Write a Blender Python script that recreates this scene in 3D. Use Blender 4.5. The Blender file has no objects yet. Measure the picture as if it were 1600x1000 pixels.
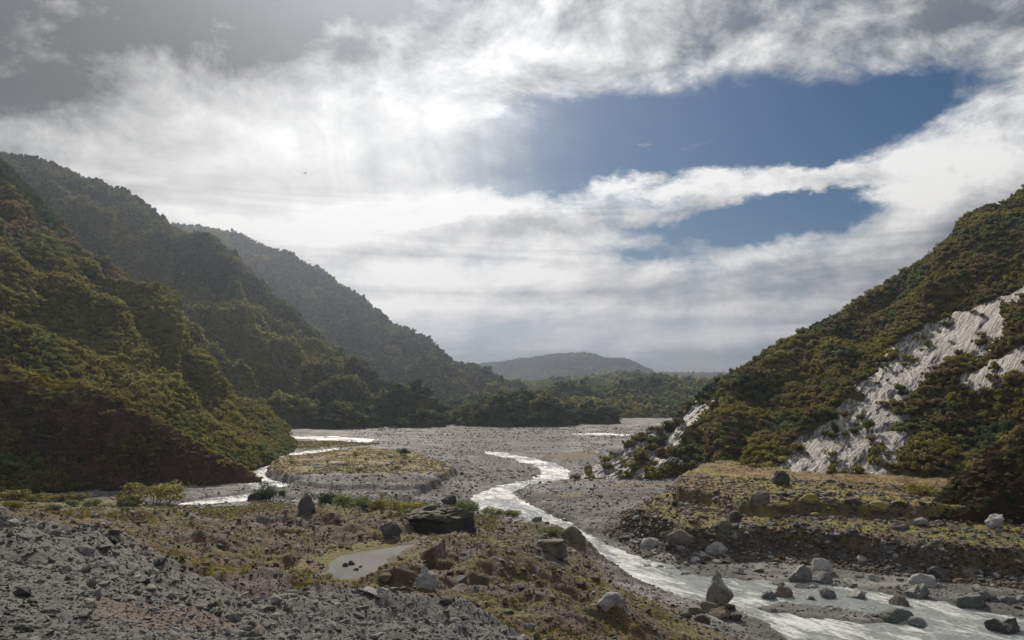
import bpy, bmesh, math, random
import numpy as np
from mathutils import Vector, Matrix

R = math.radians
rng = np.random.default_rng(7)
random.seed(7)
scene = bpy.context.scene

# ------------------------------------------------------------------ camera
H, F, HY = 36.0, 1250.0, 596.0          # eye height, focal length and horizon row (1600 x 1000 frame)
cam = bpy.data.cameras.new('camera')
cam_ob = bpy.data.objects.new('camera', cam)
scene.collection.objects.link(cam_ob)
cam_ob.location = (0, 0, H)
cam_ob.rotation_euler = (R(90), 0, 0)
cam.sensor_width = 36.0
cam.lens = 36.0 * F / 1600.0
cam.shift_y = (HY - 500.0) / 1600.0
cam.clip_start = 0.5
cam.clip_end = 40000
scene.camera = cam_ob

SUN_AZ, SUN_EL = R(-10), R(37)          # front left, behind the bright cloud
EXPOSURE = 0.10
HAZE_DENSITY = 0.000105

scene.view_settings.view_transform = 'Standard'
scene.view_settings.look = 'None'
scene.view_settings.exposure = EXPOSURE
scene.view_settings.gamma = 1.0
scene.view_settings.use_curve_mapping = False
scene.cycles.use_denoising = True
scene.cycles.max_bounces = 5
scene.cycles.diffuse_bounces = 2
scene.cycles.glossy_bounces = 2
scene.cycles.transmission_bounces = 2
scene.cycles.transparent_max_bounces = 4
scene.cycles.volume_bounces = 0
scene.cycles.sample_clamp_indirect = 4.0

# ------------------------------------------------------------------ tiny shader language
class S:
    """a node socket with arithmetic"""
    def __init__(s, t, o): s.t, s.o = t, o
    def _m(s, op, b=None, c=None, rev=False):
        n = s.t.nodes.new('ShaderNodeMath'); n.operation = op
        a = s
        if rev: a, b = b, a
        for i, v in enumerate((a, b, c)):
            if v is None: continue
            if isinstance(v, S): s.t.links.new(v.o, n.inputs[i])
            else: n.inputs[i].default_value = v
        return S(s.t, n.outputs[0])
    def __add__(s, b): return s._m('ADD', b)
    __radd__ = __add__
    def __mul__(s, b): return s._m('MULTIPLY', b)
    __rmul__ = __mul__
    def __sub__(s, b): return s._m('SUBTRACT', b)
    def __rsub__(s, b): return s._m('SUBTRACT', b, rev=True)
    def __truediv__(s, b): return s._m('DIVIDE', b)
    def pow(s, b): return s._m('POWER', b)
    def sq(s): return s._m('MULTIPLY', s)
    def exp(s): return s._m('EXPONENT')
    def clamp(s): return s._m('MAXIMUM', 0.0)._m('MINIMUM', 1.0)
    def max(s, b): return s._m('MAXIMUM', b)
    def min(s, b): return s._m('MINIMUM', b)
    def step(s, lo, hi):
        n = s.t.nodes.new('ShaderNodeMapRange'); n.interpolation_type = 'SMOOTHSTEP'
        s.t.links.new(s.o, n.inputs[0])
        n.inputs[1].default_value = lo; n.inputs[2].default_value = hi
        n.inputs[3].default_value = 0; n.inputs[4].default_value = 1
        return S(s.t, n.outputs[0])

def comb(t, x, y, z):
    n = t.nodes.new('ShaderNodeCombineXYZ')
    for i, v in enumerate((x, y, z)):
        if isinstance(v, S): t.links.new(v.o, n.inputs[i])
        else: n.inputs[i].default_value = v
    return S(t, n.outputs[0])

def sep(t, v):
    n = t.nodes.new('ShaderNodeSeparateXYZ'); t.links.new(v.o, n.inputs[0])
    return [S(t, o) for o in n.outputs]

def noise(t, v, scale, detail=6, rough=0.55, dist=0.0, color=False):
    n = t.nodes.new('ShaderNodeTexNoise')
    if v is not None: t.links.new(v.o, n.inputs['Vector'])
    n.inputs['Scale'].default_value = scale; n.inputs['Detail'].default_value = detail
    n.inputs['Roughness'].default_value = rough; n.inputs['Distortion'].default_value = dist
    return S(t, n.outputs['Color' if color else 'Fac'])

def mixc(t, f, a, b, mode='MIX'):
    n = t.nodes.new('ShaderNodeMix'); n.data_type = 'RGBA'; n.blend_type = mode
    for sock, v in ((n.inputs[0], f), (n.inputs[6], a), (n.inputs[7], b)):
        if isinstance(v, S): t.links.new(v.o, sock)
        elif isinstance(v, (int, float)): sock.default_value = v
        else: sock.default_value = (v[0], v[1], v[2], 1)
    return S(t, n.outputs[2])

# ------------------------------------------------------------------ sky
world = bpy.data.worlds.new('World'); scene.world = world; world.use_nodes = True
def build_sky():
    t = world.node_tree; t.nodes.clear()
    out = t.nodes.new('ShaderNodeOutputWorld'); bg = t.nodes.new('ShaderNodeBackground')
    t.links.new(bg.outputs[0], out.inputs[0]); bg.inputs[1].default_value = 0.1
    sky = t.nodes.new('ShaderNodeTexSky'); sky.sky_type = 'NISHITA'; sky.sun_disc = False
    sky.sun_elevation = SUN_EL; sky.sun_rotation = SUN_AZ; sky.altitude = 200
    sky.air_density = 1.0; sky.dust_density = 0.3; sky.ozone_density = 3.0
    tc = t.nodes.new('ShaderNodeTexCoord'); d = S(t, tc.outputs['Generated'])
    x, y, z = sep(t, d)
    az0 = x._m('ARCTAN2', y)
    el0 = z._m('ARCSINE')
    # cloud-deck coordinates: a flat layer seen in perspective
    den = z.max(0.0) + 0.16
    px_, py_ = x / den, y / den
    deck = comb(t, px_, py_, 0.0)
    dirv = comb(t, az0 * 1.0, el0 * 1.55, 0.3)
    # warp so that every edge is ragged
    w1 = noise(t, dirv, 5.0, 5, 0.6, 0.0, True)
    wx, wy, wz = sep(t, w1)
    w2 = noise(t, dirv, 16.0, 8, 0.68, 0.0, True)
    vx, vy, vz = sep(t, w2)
    az = az0 + (wx - 0.5) * 0.08 + (vx - 0.5) * 0.07
    el = el0 + (wy - 0.5) * 0.05 + (vy - 0.5) * 0.045
    def ae(px, py):
        u, v = (px - 800) / F, (HY - py) / F
        return math.atan(u), math.atan(v / math.sqrt(1 + u * u))
    def blob(px, py, rx, ry, rot=0.0, p=1.0, raw=False):
        a, e = ae(px, py)
        A, E = (az0, el0) if raw else (az, el)
        da, de = A - a, E - e
        c, s_ = math.cos(R(rot)), math.sin(R(rot))
        k = F
        m = (da * (c * k / rx) + de * (s_ * k / rx)).sq() + (de * (c * k / ry) - da * (s_ * k / ry)).sq()
        if p != 1.0: m = m.pow(p)
        return (m * -1.0).exp()
    # --- fields
    n_deck = noise(t, deck, 1.3, 9, 0.58, 0.35)
    n_dir = noise(t, dirv, 7.0, 11, 0.63, 0.3)
    sx, sy = math.sin(SUN_AZ), math.sin(SUN_EL)
    dirv2 = comb(t, az0 + 0.018 * (-1), el0 * 1.55 + 0.028, 0.3)
    n_dir2 = noise(t, dirv2, 7.0, 11, 0.63, 0.3)
    strat = noise(t, comb(t, az0 * 2.2 + el0 * 2.5, el0 * 24.0, 1.7), 1.0, 7, 0.55, 0.5)
    # --- coverage: clouds everywhere but for the torn blue gap
    gap = blob(1110, 218, 300, 78, 3, 1.6) + blob(870, 245, 150, 66, 0, 1.2) * 0.75 \
        + blob(1255, 322, 125, 42, 8, 1.6) * 0.95 + blob(1060, 350, 130, 16, 2) * 0.45 \
        + blob(1370, 175, 130, 40, 8, 1.3) * 0.7 + blob(1010, 392, 60, 16, 0) * .5 + blob(1180, 345, 90, 30) * .4
    wisp = noise(t, comb(t, az0 * 14.0 + el0 * 10.0, el0 * 46.0 - az0 * 3.0, 2.0), 1.0, 8, 0.66, 0.8)
    sb = blob(1130, 284, 290, 25, -5, 1.5) * 1.1 + blob(1300, 284, 120, 16, -4) * .5 + blob(960, 292, 130, 26, 8) * 0.8 + blob(1330, 268, 110, 12, 4) * .6 + blob(1250, 300, 90, 12, -6) * .5
    sw = blob(885, 211, 46, 15, 10) + blob(1035, 230, 110, 14, 2) + blob(1200, 240, 120, 10, 0) * .5 + blob(1090, 185, 190, 12, 3) * .45 + blob(1010, 330, 150, 14, 3) * .6
    streak = sb * (0.72 + (wisp - 0.5) * 1.3) + sw * (0.42 + (wisp - 0.5) * 2.4)
    low = el0.step(0.27, 0.19)
    soft = blob(470, 260, 420, 140, 0, 1.5, True)
    cov = 1.02 - gap * 1.65 + streak * 1.35 + (n_dir - 0.5) * 2.3 + (n_deck - 0.5) * 0.8 + (strat - 0.5) * low * 0.5
    cov = cov + blob(150, 40, 560, 220, 0, 1.5, True) * 0.9
    alpha = cov.step(0.05, 1.12)
    # --- brightness of the cloud
    puff = (n_dir - n_dir2) * (1.0 - low * 0.55) * (1.0 - soft * 0.75)
    L = 0.54 + (n_deck - 0.5) * 0.42 * (1.0 - low * 0.6) * (1.0 - soft * .5) + puff * 2.2 + (n_dir - 0.5) * 0.25 * (1.0 - soft * .6)
    L = L + blob(330, 225, 330, 120, -10) * 0.38 + blob(640, 200, 190, 150, 0) * 0.20 + blob(60, 215, 150, 50) * 0.25
    L = L - blob(0, 100, 200, 105, -20) * 0.72 - blob(380, -10, 250, 110, 0) * 0.76 - blob(660, 0, 170, 70) * 0.20 - blob(150, 0, 200, 60) * .12
    L = L - blob(560, 285, 260, 50) * 0.16 - blob(1560, 20, 280, 90, 0) * 0.32 - blob(1150, 0, 220, 40) * .15
    L = L + blob(820, 110, 260, 45) * 0.22 + blob(1250, 130, 180, 36) * 0.22
    L = L + blob(1500, 235, 140, 80, 35) * 0.50 - blob(1420, 395, 160, 48, 25) * 0.24 - blob(1560, 330, 120, 40, 30) * .12
    L = L + blob(560, 350, 190, 28, 11) * 0.36 + blob(880, 310, 220, 20, 7) * 0.32 + blob(1150, 280, 240, 30, 3) * 0.4
    L = L + blob(1160, 385, 130, 24, 3) * 0.40 - blob(1140, 425, 150, 16) * 0.15
    L = L + blob(280, 325, 40, 18, 0) * .2 + blob(350, 349, 40, 8, 0) * .15
    L = L + (strat - 0.48) * low * 1.5 + el0.step(0.26, 0.16) * el0.step(0.03, 0.10) * 0.10
    L = L - el0.step(0.085, 0.0) * 0.26 - blob(1040, 545, 300, 34) * 0.20 - blob(720, 365, 300, 12, 2) * .10
    L = L - blob(780, 352, 280, 20, 3) * .26 - blob(560, 408, 220, 16, 8) * .14 - blob(930, 464, 190, 13) * .26 - blob(1220, 492, 170, 16) * .20 - blob(1300, 428, 150, 18, 8) * .18 - blob(1490, 345, 120, 40, 30) * .20 - blob(700, 500, 200, 12) * .12
    L = L + blob(800, 420, 300, 14, 2) * .10
    # falling rain lit from behind: upright streaks under the bright cloud
    vir = noise(t, comb(t, az0 * 26.0 + el0 * 3.0, el0 * 0.7, 4.0), 1.0, 5, 0.55, 0.2)
    virm = blob(640, 240, 260, 120, 0, 1.5, True)
    L = L + (vir - 0.5) * virm * 0.30
    rain = blob(640, 190, 180, 160, 0, 1.4, True)
    alpha = alpha.max((rain * 1.1 + (vir - 0.5) * virm * 0.6).clamp() * 0.93)
    L = L.max(0.0).min(1.0)
    hi = mixc(t, el0.step(0.05, 0.30), (0.86, 0.82, 0.77), (0.98, 0.97, 0.95))
    warm = blob(380, 140, 520, 220, 0, 1.0, True)
    dark = mixc(t, warm, (0.165, 0.18, 0.205), (0.040, 0.036, 0.031))
    Lc = ((L - 0.56) * 1.22 + 0.53)
    cl = mixc(t, Lc.max(0.0).pow(1.25), dark, hi)
    cl = mixc(t, 1.0, cl, (8.6, 8.6, 8.6), 'MULTIPLY')
    hs = t.nodes.new('ShaderNodeHueSaturation'); hs.inputs['Saturation'].default_value = 1.6; hs.inputs['Value'].default_value = 0.25
    t.links.new(sky.outputs[0], hs.inputs['Color'])
    full = mixc(t, alpha, S(t, hs.outputs[0]), cl)
    t.links.new(full.o, bg.inputs[0])
build_sky()
world.cycles.sampling_method = 'MANUAL'; world.cycles.sample_map_resolution = 256

sun = bpy.data.lights.new('sun', 'SUN'); sun.energy = 4.8; sun.angle = R(3.0); sun.color = (1.0, 0.88, 0.73)
sun_ob = bpy.data.objects.new('sun', sun); scene.collection.objects.link(sun_ob)
sd = Vector((math.sin(SUN_AZ) * math.cos(SUN_EL), math.cos(SUN_AZ) * math.cos(SUN_EL), math.sin(SUN_EL)))
sun_ob.rotation_euler = sd.to_track_quat('Z', 'Y').to_euler()
sun_ob.location = (-200, 300, 400)

# ------------------------------------------------------------------ numpy noise
_perm = rng.permutation(256)
_perm = np.concatenate([_perm, _perm, _perm])
_grad = rng.normal(size=(256, 3)); _grad /= np.linalg.norm(_grad, axis=1)[:, None]
def perlin(x, y, z=0.0):
    x, y, z = np.broadcast_arrays(np.asarray(x, float), np.asarray(y, float), np.asarray(z, float))
    xi, yi, zi = np.floor(x).astype(int), np.floor(y).astype(int), np.floor(z).astype(int)
    xf, yf, zf = x - xi, y - yi, z - zi
    u, v, w = [a * a * a * (a * (a * 6 - 15) + 10) for a in (xf, yf, zf)]
    flat = np.all(zf == 0)
    def g(i, j, k):
        h = _perm[_perm[_perm[(xi + i) & 255] + ((yi + j) & 255)] + ((zi + k) & 255)]
        G = _grad[h]
        return G[..., 0] * (xf - i) + G[..., 1] * (yf - j) + G[..., 2] * (zf - k)
    def lay(k):
        a = g(0, 0, k) * (1 - u) + g(1, 0, k) * u
        b = g(0, 1, k) * (1 - u) + g(1, 1, k) * u
        return a * (1 - v) + b * v
    if flat: return lay(0) * 1.6
    return (lay(0) * (1 - w) + lay(1) * w) * 1.6
def fbm(x, y, z=0.0, o=4, lac=2.03, gain=0.5):
    s, a = 0, 1.0
    for k in range(o):
        s = s + a * perlin(x + 17.3 * k, y - 9.1 * k, z)
        x, y, z, a = x * lac, y * lac, z * lac, a * gain
    return s
def sm(a, b, x):
    t = np.clip((x - a) / (b - a), 0, 1)
    return t * t * (3 - 2 * t)
def lerp(a, b, f):
    f = np.asarray(f)[..., None]
    return a * (1 - f) + np.asarray(b) * f

# ------------------------------------------------------------------ pixel <-> world
def P(px, py, d): return np.array([(px - 800) / F * d, d, H - (py - HY) / F * d])
def on_plane(px, py, z=0.0): return P(px, py, (H - z) * F / (py - HY))
def poly(pts, z=0.0): return np.array([on_plane(a, b, z)[:2] for a, b in pts])
def sdist(x, y, pg):
    """signed distance to polygon, positive inside"""
    x = np.asarray(x, float); y = np.asarray(y, float)
    dmin = np.full(x.shape, 1e18); ins = np.zeros(x.shape, bool)
    n = len(pg)
    for i in range(n):
        ax, ay = pg[i]; bx, by = pg[(i + 1) % n]
        ex, ey = bx - ax, by - ay
        t = np.clip(((x - ax) * ex + (y - ay) * ey) / (ex * ex + ey * ey + 1e-9), 0, 1)
        dd = (x - ax - t * ex) ** 2 + (y - ay - t * ey) ** 2
        dmin = np.minimum(dmin, dd)
        c = (ay > y) != (by > y)
        if abs(ey) > 1e-12:
            ins ^= c & (x < ex * (y - ay) / ey + ax)
    return np.where(ins, 1, -1) * np.sqrt(dmin)

# ------------------------------------------------------------------ the valley floor's plan
RIVER = poly([(755, 704), (800, 709), (870, 722), (895, 736), (886, 747), (832, 755), (803, 768), (818, 781), (855, 800), (905, 822),
              (935, 843), (1002, 870), (1100, 897), (1165, 903), (1262, 906), (1350, 917), (1400, 926), (1500, 942), (1600, 962),
              (1800, 1010), (1900, 1200), (1500, 1180), (1235, 1010), (1185, 972), (1140, 947), (1085, 934), (1000, 906), (950, 880), (920, 857),
              (880, 832), (800, 806), (735, 792), (738, 772), (780, 757), (846, 745), (842, 731), (800, 716), (757, 707)])
STREAMS = [poly([(384, 750), (392, 722), (440, 708), (520, 699), (560, 697), (520, 703), (455, 712), (425, 722), (418, 745), (470, 760), (440, 768), (395, 762)]),
           poly([(455, 681), (520, 681), (585, 686), (578, 692), (530, 688), (480, 685), (458, 685)]),
           poly([(452, 690), (458, 690), (460, 703), (450, 704)]),
           poly([(270, 786), (330, 777), (400, 769), (420, 773), (395, 781), (330, 790), (280, 796)]),
           poly([(890, 678), (930, 676), (985, 678), (985, 680), (930, 679)])]
ISLET = poly([(1178, 950), (1230, 941), (1300, 945), (1400, 958), (1385, 966), (1300, 968), (1225, 961)])
POND_Z = 12.3
POND = poly([(652, 847), (640, 858), (618, 872), (606, 893), (570, 905), (530, 910), (500, 920), (470, 932), (425, 938), (395, 930), (430, 915), (480, 905), (512, 893), (508, 880), (530, 866), (580, 857)], POND_Z)
TERR1 = poly([(985, 797), (1020, 808), (1062, 829), (1150, 826), (1230, 828), (1300, 834), (1440, 850), (1600, 862), (1900, 890), (2500, 830), (2300, 700), (1300, 728), (1080, 742), (1060, 760), (1010, 780)], 5.2)
TERR2 = poly([(1062, 762), (1120, 774), (1190, 786), (1260, 782), (1340, 786), (1440, 790), (1500, 792), (1700, 790), (2000, 700), (1400, 690), (1100, 722), (1075, 740)], 8.2)
ISLAND = poly([(416, 728), (440, 715), (500, 706), (560, 700), (640, 703), (690, 722), (712, 735), (690, 748), (655, 761), (530, 759), (440, 752)], 2.4)
ISLAND2 = poly([(465, 690), (520, 689), (600, 693), (560, 697), (480, 702), (462, 700)], 1.0)
BARL = poly([(420, 757), (530, 757), (655, 759), (640, 774), (530, 775), (430, 772)], 1.6)
BANKFAR = poly([(830, 712), (905, 705), (935, 700), (930, 712), (890, 722), (850, 718)], 2.0)
GRAVBAR = poly([(806, 768), (835, 756), (893, 748), (1060, 752), (1080, 770), (1050, 800), (1030, 830), (990, 842), (935, 826), (880, 803)], 0.9)

CTRL = []
for px, py, d in [
    # back rim of the moraine plateau
    (150, 800, 190), (300, 800, 188), (480, 797, 195), (620, 800, 195), (740, 808, 188), (800, 815, 186),
    (250, 850, 120), (400, 850, 125), (500, 850, 130), (620, 845, 138), (750, 850, 140), (850, 850, 150),
    (320, 820, 155), (480, 815, 160), (600, 822, 158), (700, 828, 156), (800, 832, 164),
    (380, 890, 98), (560, 880, 104.3), (650, 892, 106), (750, 890, 112), (850, 890, 124), (930, 890, 140),
    (450, 918, 92), (540, 900, 97.5), (620, 918, 86), (700, 925, 84), (800, 930, 92), (900, 930, 106), (1000, 930, 127),
    (900, 962, 88), (1000, 970, 101), (1100, 970, 115), (1180, 990, 113), (1000, 1000, 92), (900, 1000, 74), (800, 985, 70),
    # pebble heaps in front
    (350, 945, 45), (450, 937, 52), (560, 932, 58), (680, 955, 62), (760, 985, 62), (300, 1000, 30), (500, 1000, 40), (700, 1000, 52),
    (420, 925, 82), (0, 803, 60), (100, 838, 55), (200, 885, 50), (300, 925, 46), (0, 1000, 18), (150, 1000, 22), (0, 900, 33), (150, 930, 34),
    (200, 852, 110), (0, 795, 180), (90, 812, 140), (300, 900, 82), (-300, 1000, 15), (-400, 850, 45), (-300, 800, 140), (-300, 780, 200),
    (60, 787, 226), (180, 790, 222), (400, 789, 226), (560, 786, 232), (700, 790, 226),
    # river edge
    (1230, 1000, 111), (1140, 950, 126), (1000, 908, 143), (920, 858, 171), (870, 830, 191), (760, 802, 217)]:
    p = P(px, py, d); CTRL.append(p)
CTRL += [np.array(p, float) for p in [
    (0, 0, 33.2), (-2, 6, 31.8), (-10, -25, 34), (-60, 0, 34), (-80, -60, 36), (20, -10, 31), (40, 10, 22), (45, 40, 17), (80, 20, 6), (60, 65, 8), (75, 80, 2), (95, 70, 0), (110, 0, 0),
    (110, -60, 0), (30, -60, 30), (-5, 12, 30.6), (8, 25, 27), (22, 45, 20), (90, 125, 0), (70, 150, 0), (45, 185, 0), (10, 225, 0), (-30, 255, 0), (-60, 255, 0), (-100, 255, 0.5),
    (-150, 240, 2), (-160, 150, 14), (-120, 60, 28), (130, 110, 0), (160, 60, 0), (100, 160, 0), (60, 200, 0), (30, 260, 0), (-20, 300, 0), (-80, 300, 0), (80, 260, 0), (130, 180, 0)]]
CTRL = np.array(CTRL)
def _phi(r2): return np.sqrt(r2 + 36.0)
def _solve():
    n = len(CTRL)
    A = np.zeros((n + 3, n + 3))
    dx = CTRL[:, None, :2] - CTRL[None, :, :2]
    A[:n, :n] = _phi((dx ** 2).sum(-1))
    A[:n, n] = 1; A[:n, n + 1:] = CTRL[:, :2] / 100; A[n, :n] = 1; A[n + 1:, :n] = CTRL[:, :2].T / 100
    b = np.concatenate([CTRL[:, 2], [0, 0, 0]])
    return np.linalg.lstsq(A, b, rcond=None)[0]
_w = _solve()
def base_z(x, y):
    z = _w[-3] + _w[-2] * x / 100 + _w[-1] * y / 100
    for i in range(len(CTRL)):
        z = z + _w[i] * _phi((x - CTRL[i, 0]) ** 2 + (y - CTRL[i, 1]) ** 2)
    return z

MOUNDS = [(700, 862, 130, 6, 1.8), (640, 905, 96, 4, 1.2), (760, 905, 104, 5, 1.8), (860, 868, 134, 5, 1.8), (520, 838, 138, 6, 1.6), (240, 838, 130, 6, 1.8), (1010, 958, 108, 4, 1.0), (440, 870, 112, 5, 1.2),   # small heaps of moraine: px, py of the top, distance, radius, height
    (942, 948, 91, 7.5, 3.2), (470, 812, 155, 9, 2.8), (560, 820, 150, 8, 2.6), (400, 818, 150, 7, 1.8), (600, 828, 145, 5, 1.2),
    (612, 918, 84, 4.5, 1.4), (820, 900, 108, 6, 2.0), (880, 915, 112, 6, 1.6), (790, 870, 122, 7, 1.6), (330, 850, 118, 6, 1.2),
    (60, 806, 120, 9, 2.5), (900, 838, 166, 6, 2.4), (850, 826, 172, 7, 2.6), (250, 812, 160, 7, 1.6), (730, 960, 70, 4, .8)]
def ground_z(x, y, detail=True):
    x = np.asarray(x, float); y = np.asarray(y, float)
    zb = base_z(x, y) * (1 - sm(240, 300, y)) * (1 - sm(150, 260, np.abs(x)))
    zb = np.where(y > 300, 0, zb)
    for px, py, d, r, h in MOUNDS:
        c = P(px, py, d)
        zb = zb + h * np.exp(-(((x - c[0]) / r) ** 2 + ((y - c[1]) / r) ** 2) * (1 + 0.0))
    wx = x + 3.0 * perlin(x / 14, y / 14, 3.3) + 1.1 * perlin(x / 4, y / 4, 8.1)
    wy = y + 3.0 * perlin(x / 14, y / 14, 5.7) + 1.1 * perlin(x / 4, y / 4, 1.1)
    zone = sm(2.0, 8.0, zb)                       # moraine is rough, the flats are smooth
    far = np.clip(np.hypot(x, y) / 400, 1, 30)
    pond = sdist(0.5 * x + 0.5 * wx, 0.5 * y + 0.5 * wy, POND)
    flatp = sm(-5, 0.5, pond)
    rough = (0.30 + 1.0 * zone * sm(20, 70, y)) * (1 - flatp)
    n = fbm(x / 13, y / 13, 0.0, 4) * 0.9
    rid = 1 - np.abs(fbm(x / 7, y / 7, 4.4, 3))
    z = zb + rough * (n * 1.3 + (rid - 0.75) * 1.15)
    if detail:
        z = z + rough * fbm(x / 2.2, y / 2.2, 7.0, 3) * 0.32
    z = z + (1 - zone) * fbm(x / 40 / far, y / 30 / far, 2.0, 3) * 0.35
    ch = np.abs(fbm(x / 34 / far ** .7 + y / 60, y / 16 / far ** .7, 12.0, 4))
    z = z - (1 - zone) * (1 - sm(0.0, 0.16, ch)) * 0.45 * sm(230, 330, y)
    z = z * (1 - flatp) + (POND_Z - 0.22 * sm(-0.5, 2.5, pond)) * flatp
    z = np.where((pond > -4) & (pond < 0.3), np.maximum(z, POND_Z + 0.05 - 0.09 * pond + 0.04 * perlin(x / 1.5, y / 1.5, 2.0)), z)
    # terraces with cut banks
    for pg, h, w in ((TERR1, 5.2, 3.5), (TERR2, 8.2, 4.0), (ISLAND, 2.8, 1.2), (ISLAND2, 1.0, 2.0), (BARL, 1.6, 0.9), (BANKFAR, 2.0, 3.0), (GRAVBAR, 0.9, 1.0)):
        x0, y0 = pg.min(0) - 10; x1, y1 = pg.max(0) + 10
        m = (x > x0) & (x < x1) & (y > y0) & (y < y1)
        if m.any():
            s = sdist(wx[m], wy[m], pg) + (4.0 * fbm(x[m] / 16, y[m] / 16, 33.0, 3) if pg is ISLAND else 0)
            u = sm(-w, 0.5, s)
            add = h * (u * 0.8 + 0.2 * sm(-w * 2.5, 0, s)) + sm(-w * 1.6, -w * .3, s) * (1 - sm(0, 2, s)) * (0.35 - np.abs(fbm(x[m] / 2.6, y[m] / 2.6, 14.0, 3))) * min(h, 3) * .55 + u * fbm(x[m] / 6, y[m] / 6, 9.0, 3) * 0.22 * min(h, 3)
            z[m] = np.maximum(z[m], add)
    riv = np.full(x.shape, -1e9)
    for pg in [RIVER] + STREAMS:
        x0, y0 = pg.min(0) - 12; x1, y1 = pg.max(0) + 12
        m = (x > x0) & (x < x1) & (y > y0) & (y < y1)
        if m.any():
            riv[m] = np.maximum(riv[m], sdist(wx[m] * 0.6 + x[m] * 0.4, wy[m] * 0.6 + y[m] * 0.4, pg))
    cut = sm(-1.6, 1.8, riv)
    isl = sm(-1.2, 1.0, sdist(wx, wy, ISLET))
    z = z * (1 - isl) + 0.05 * isl; cut = cut * (1 - isl)
    z = z * (1 - cut) + (-0.75 + 0.33 * fbm(x / 5, y / 5, 3.1, 3)) * cut
    return z
WATER_Z = -0.28
def hit(px, py, dmin=14.0, dmax=900.0):
    ds = np.geomspace(dmin, dmax, 900)
    xs = (px - 800) / F * ds; zs = H - (py - HY) / F * ds
    g = ground_z(xs, ds, False)
    k = np.argmax(zs <= g)
    if not (zs <= g).any(): k = len(ds) - 1
    return np.array([xs[k], ds[k], g[k]])

# ------------------------------------------------------------------ meshes
def obj(name, me, parent=None, label=None, cat=None, group=None, kind=None, loc=None):
    o = bpy.data.objects.new(name, me)
    scene.collection.objects.link(o)
    if parent: o.parent = parent
    if label: o['label'] = label
    if cat: o['category'] = cat
    if group: o['group'] = group
    if kind: o['kind'] = kind
    if loc is not None: o.location = loc
    return o
def mesh_arrays(name, V, Q, mats=(), col=None, attrs=None, smooth=True):
    me = bpy.data.meshes.new(name)
    V = np.ascontiguousarray(V, np.float32); Q = np.ascontiguousarray(Q, np.int32)
    k = Q.shape[1]
    me.vertices.add(len(V)); me.vertices.foreach_set('co', V.ravel())
    me.loops.add(Q.size); me.loops.foreach_set('vertex_index', Q.ravel())
    me.polygons.add(len(Q)); me.polygons.foreach_set('loop_start', np.arange(0, Q.size, k, dtype=np.int32))
    me.polygons.foreach_set('use_smooth', np.full(len(Q), smooth))
    me.update(calc_edges=True)
    if col is not None:
        a = me.color_attributes.new('Col', 'FLOAT_COLOR', 'POINT')
        c = np.ones((len(V), 4), np.float32); c[:, :3] = col
        a.data.foreach_set('color', c.ravel())
    for nm, arr in (attrs or {}).items():
        a = me.attributes.new(nm, 'FLOAT', 'POINT'); a.data.foreach_set('value', np.ascontiguousarray(arr, np.float32))
    for m in mats: me.materials.append(m)
    return me
def grid_quads(n, m):
    i = np.arange(n * m).reshape(n, m)
    return np.stack([i[:-1, :-1], i[1:, :-1], i[1:, 1:], i[:-1, 1:]], -1).reshape(-1, 4)

# ------------------------------------------------------------------ materials
def new_mat(name):
    m = bpy.data.materials.new(name); m.use_nodes = True
    t = m.node_tree; b = t.nodes['Principled BSDF']
    return m, t, b
def attr(t, name, out='Color'):
    n = t.nodes.new('ShaderNodeAttribute'); n.attribute_name = name
    return S(t, n.outputs[out])
def wpos(t):
    g = t.nodes.new('ShaderNodeNewGeometry'); return S(t, g.outputs['Position'])
def bump(t, b, h, strength, dist):
    n = t.nodes.new('ShaderNodeBump'); n.inputs['Strength'].default_value = strength; n.inputs['Distance'].default_value = dist
    t.links.new(h.o, n.inputs['Height']); t.links.new(n.outputs[0], b.inputs['Normal'])
def gain(t, c, f): return mixc(t, 1.0, c, comb(t, f, f, f), 'MULTIPLY')

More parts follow.
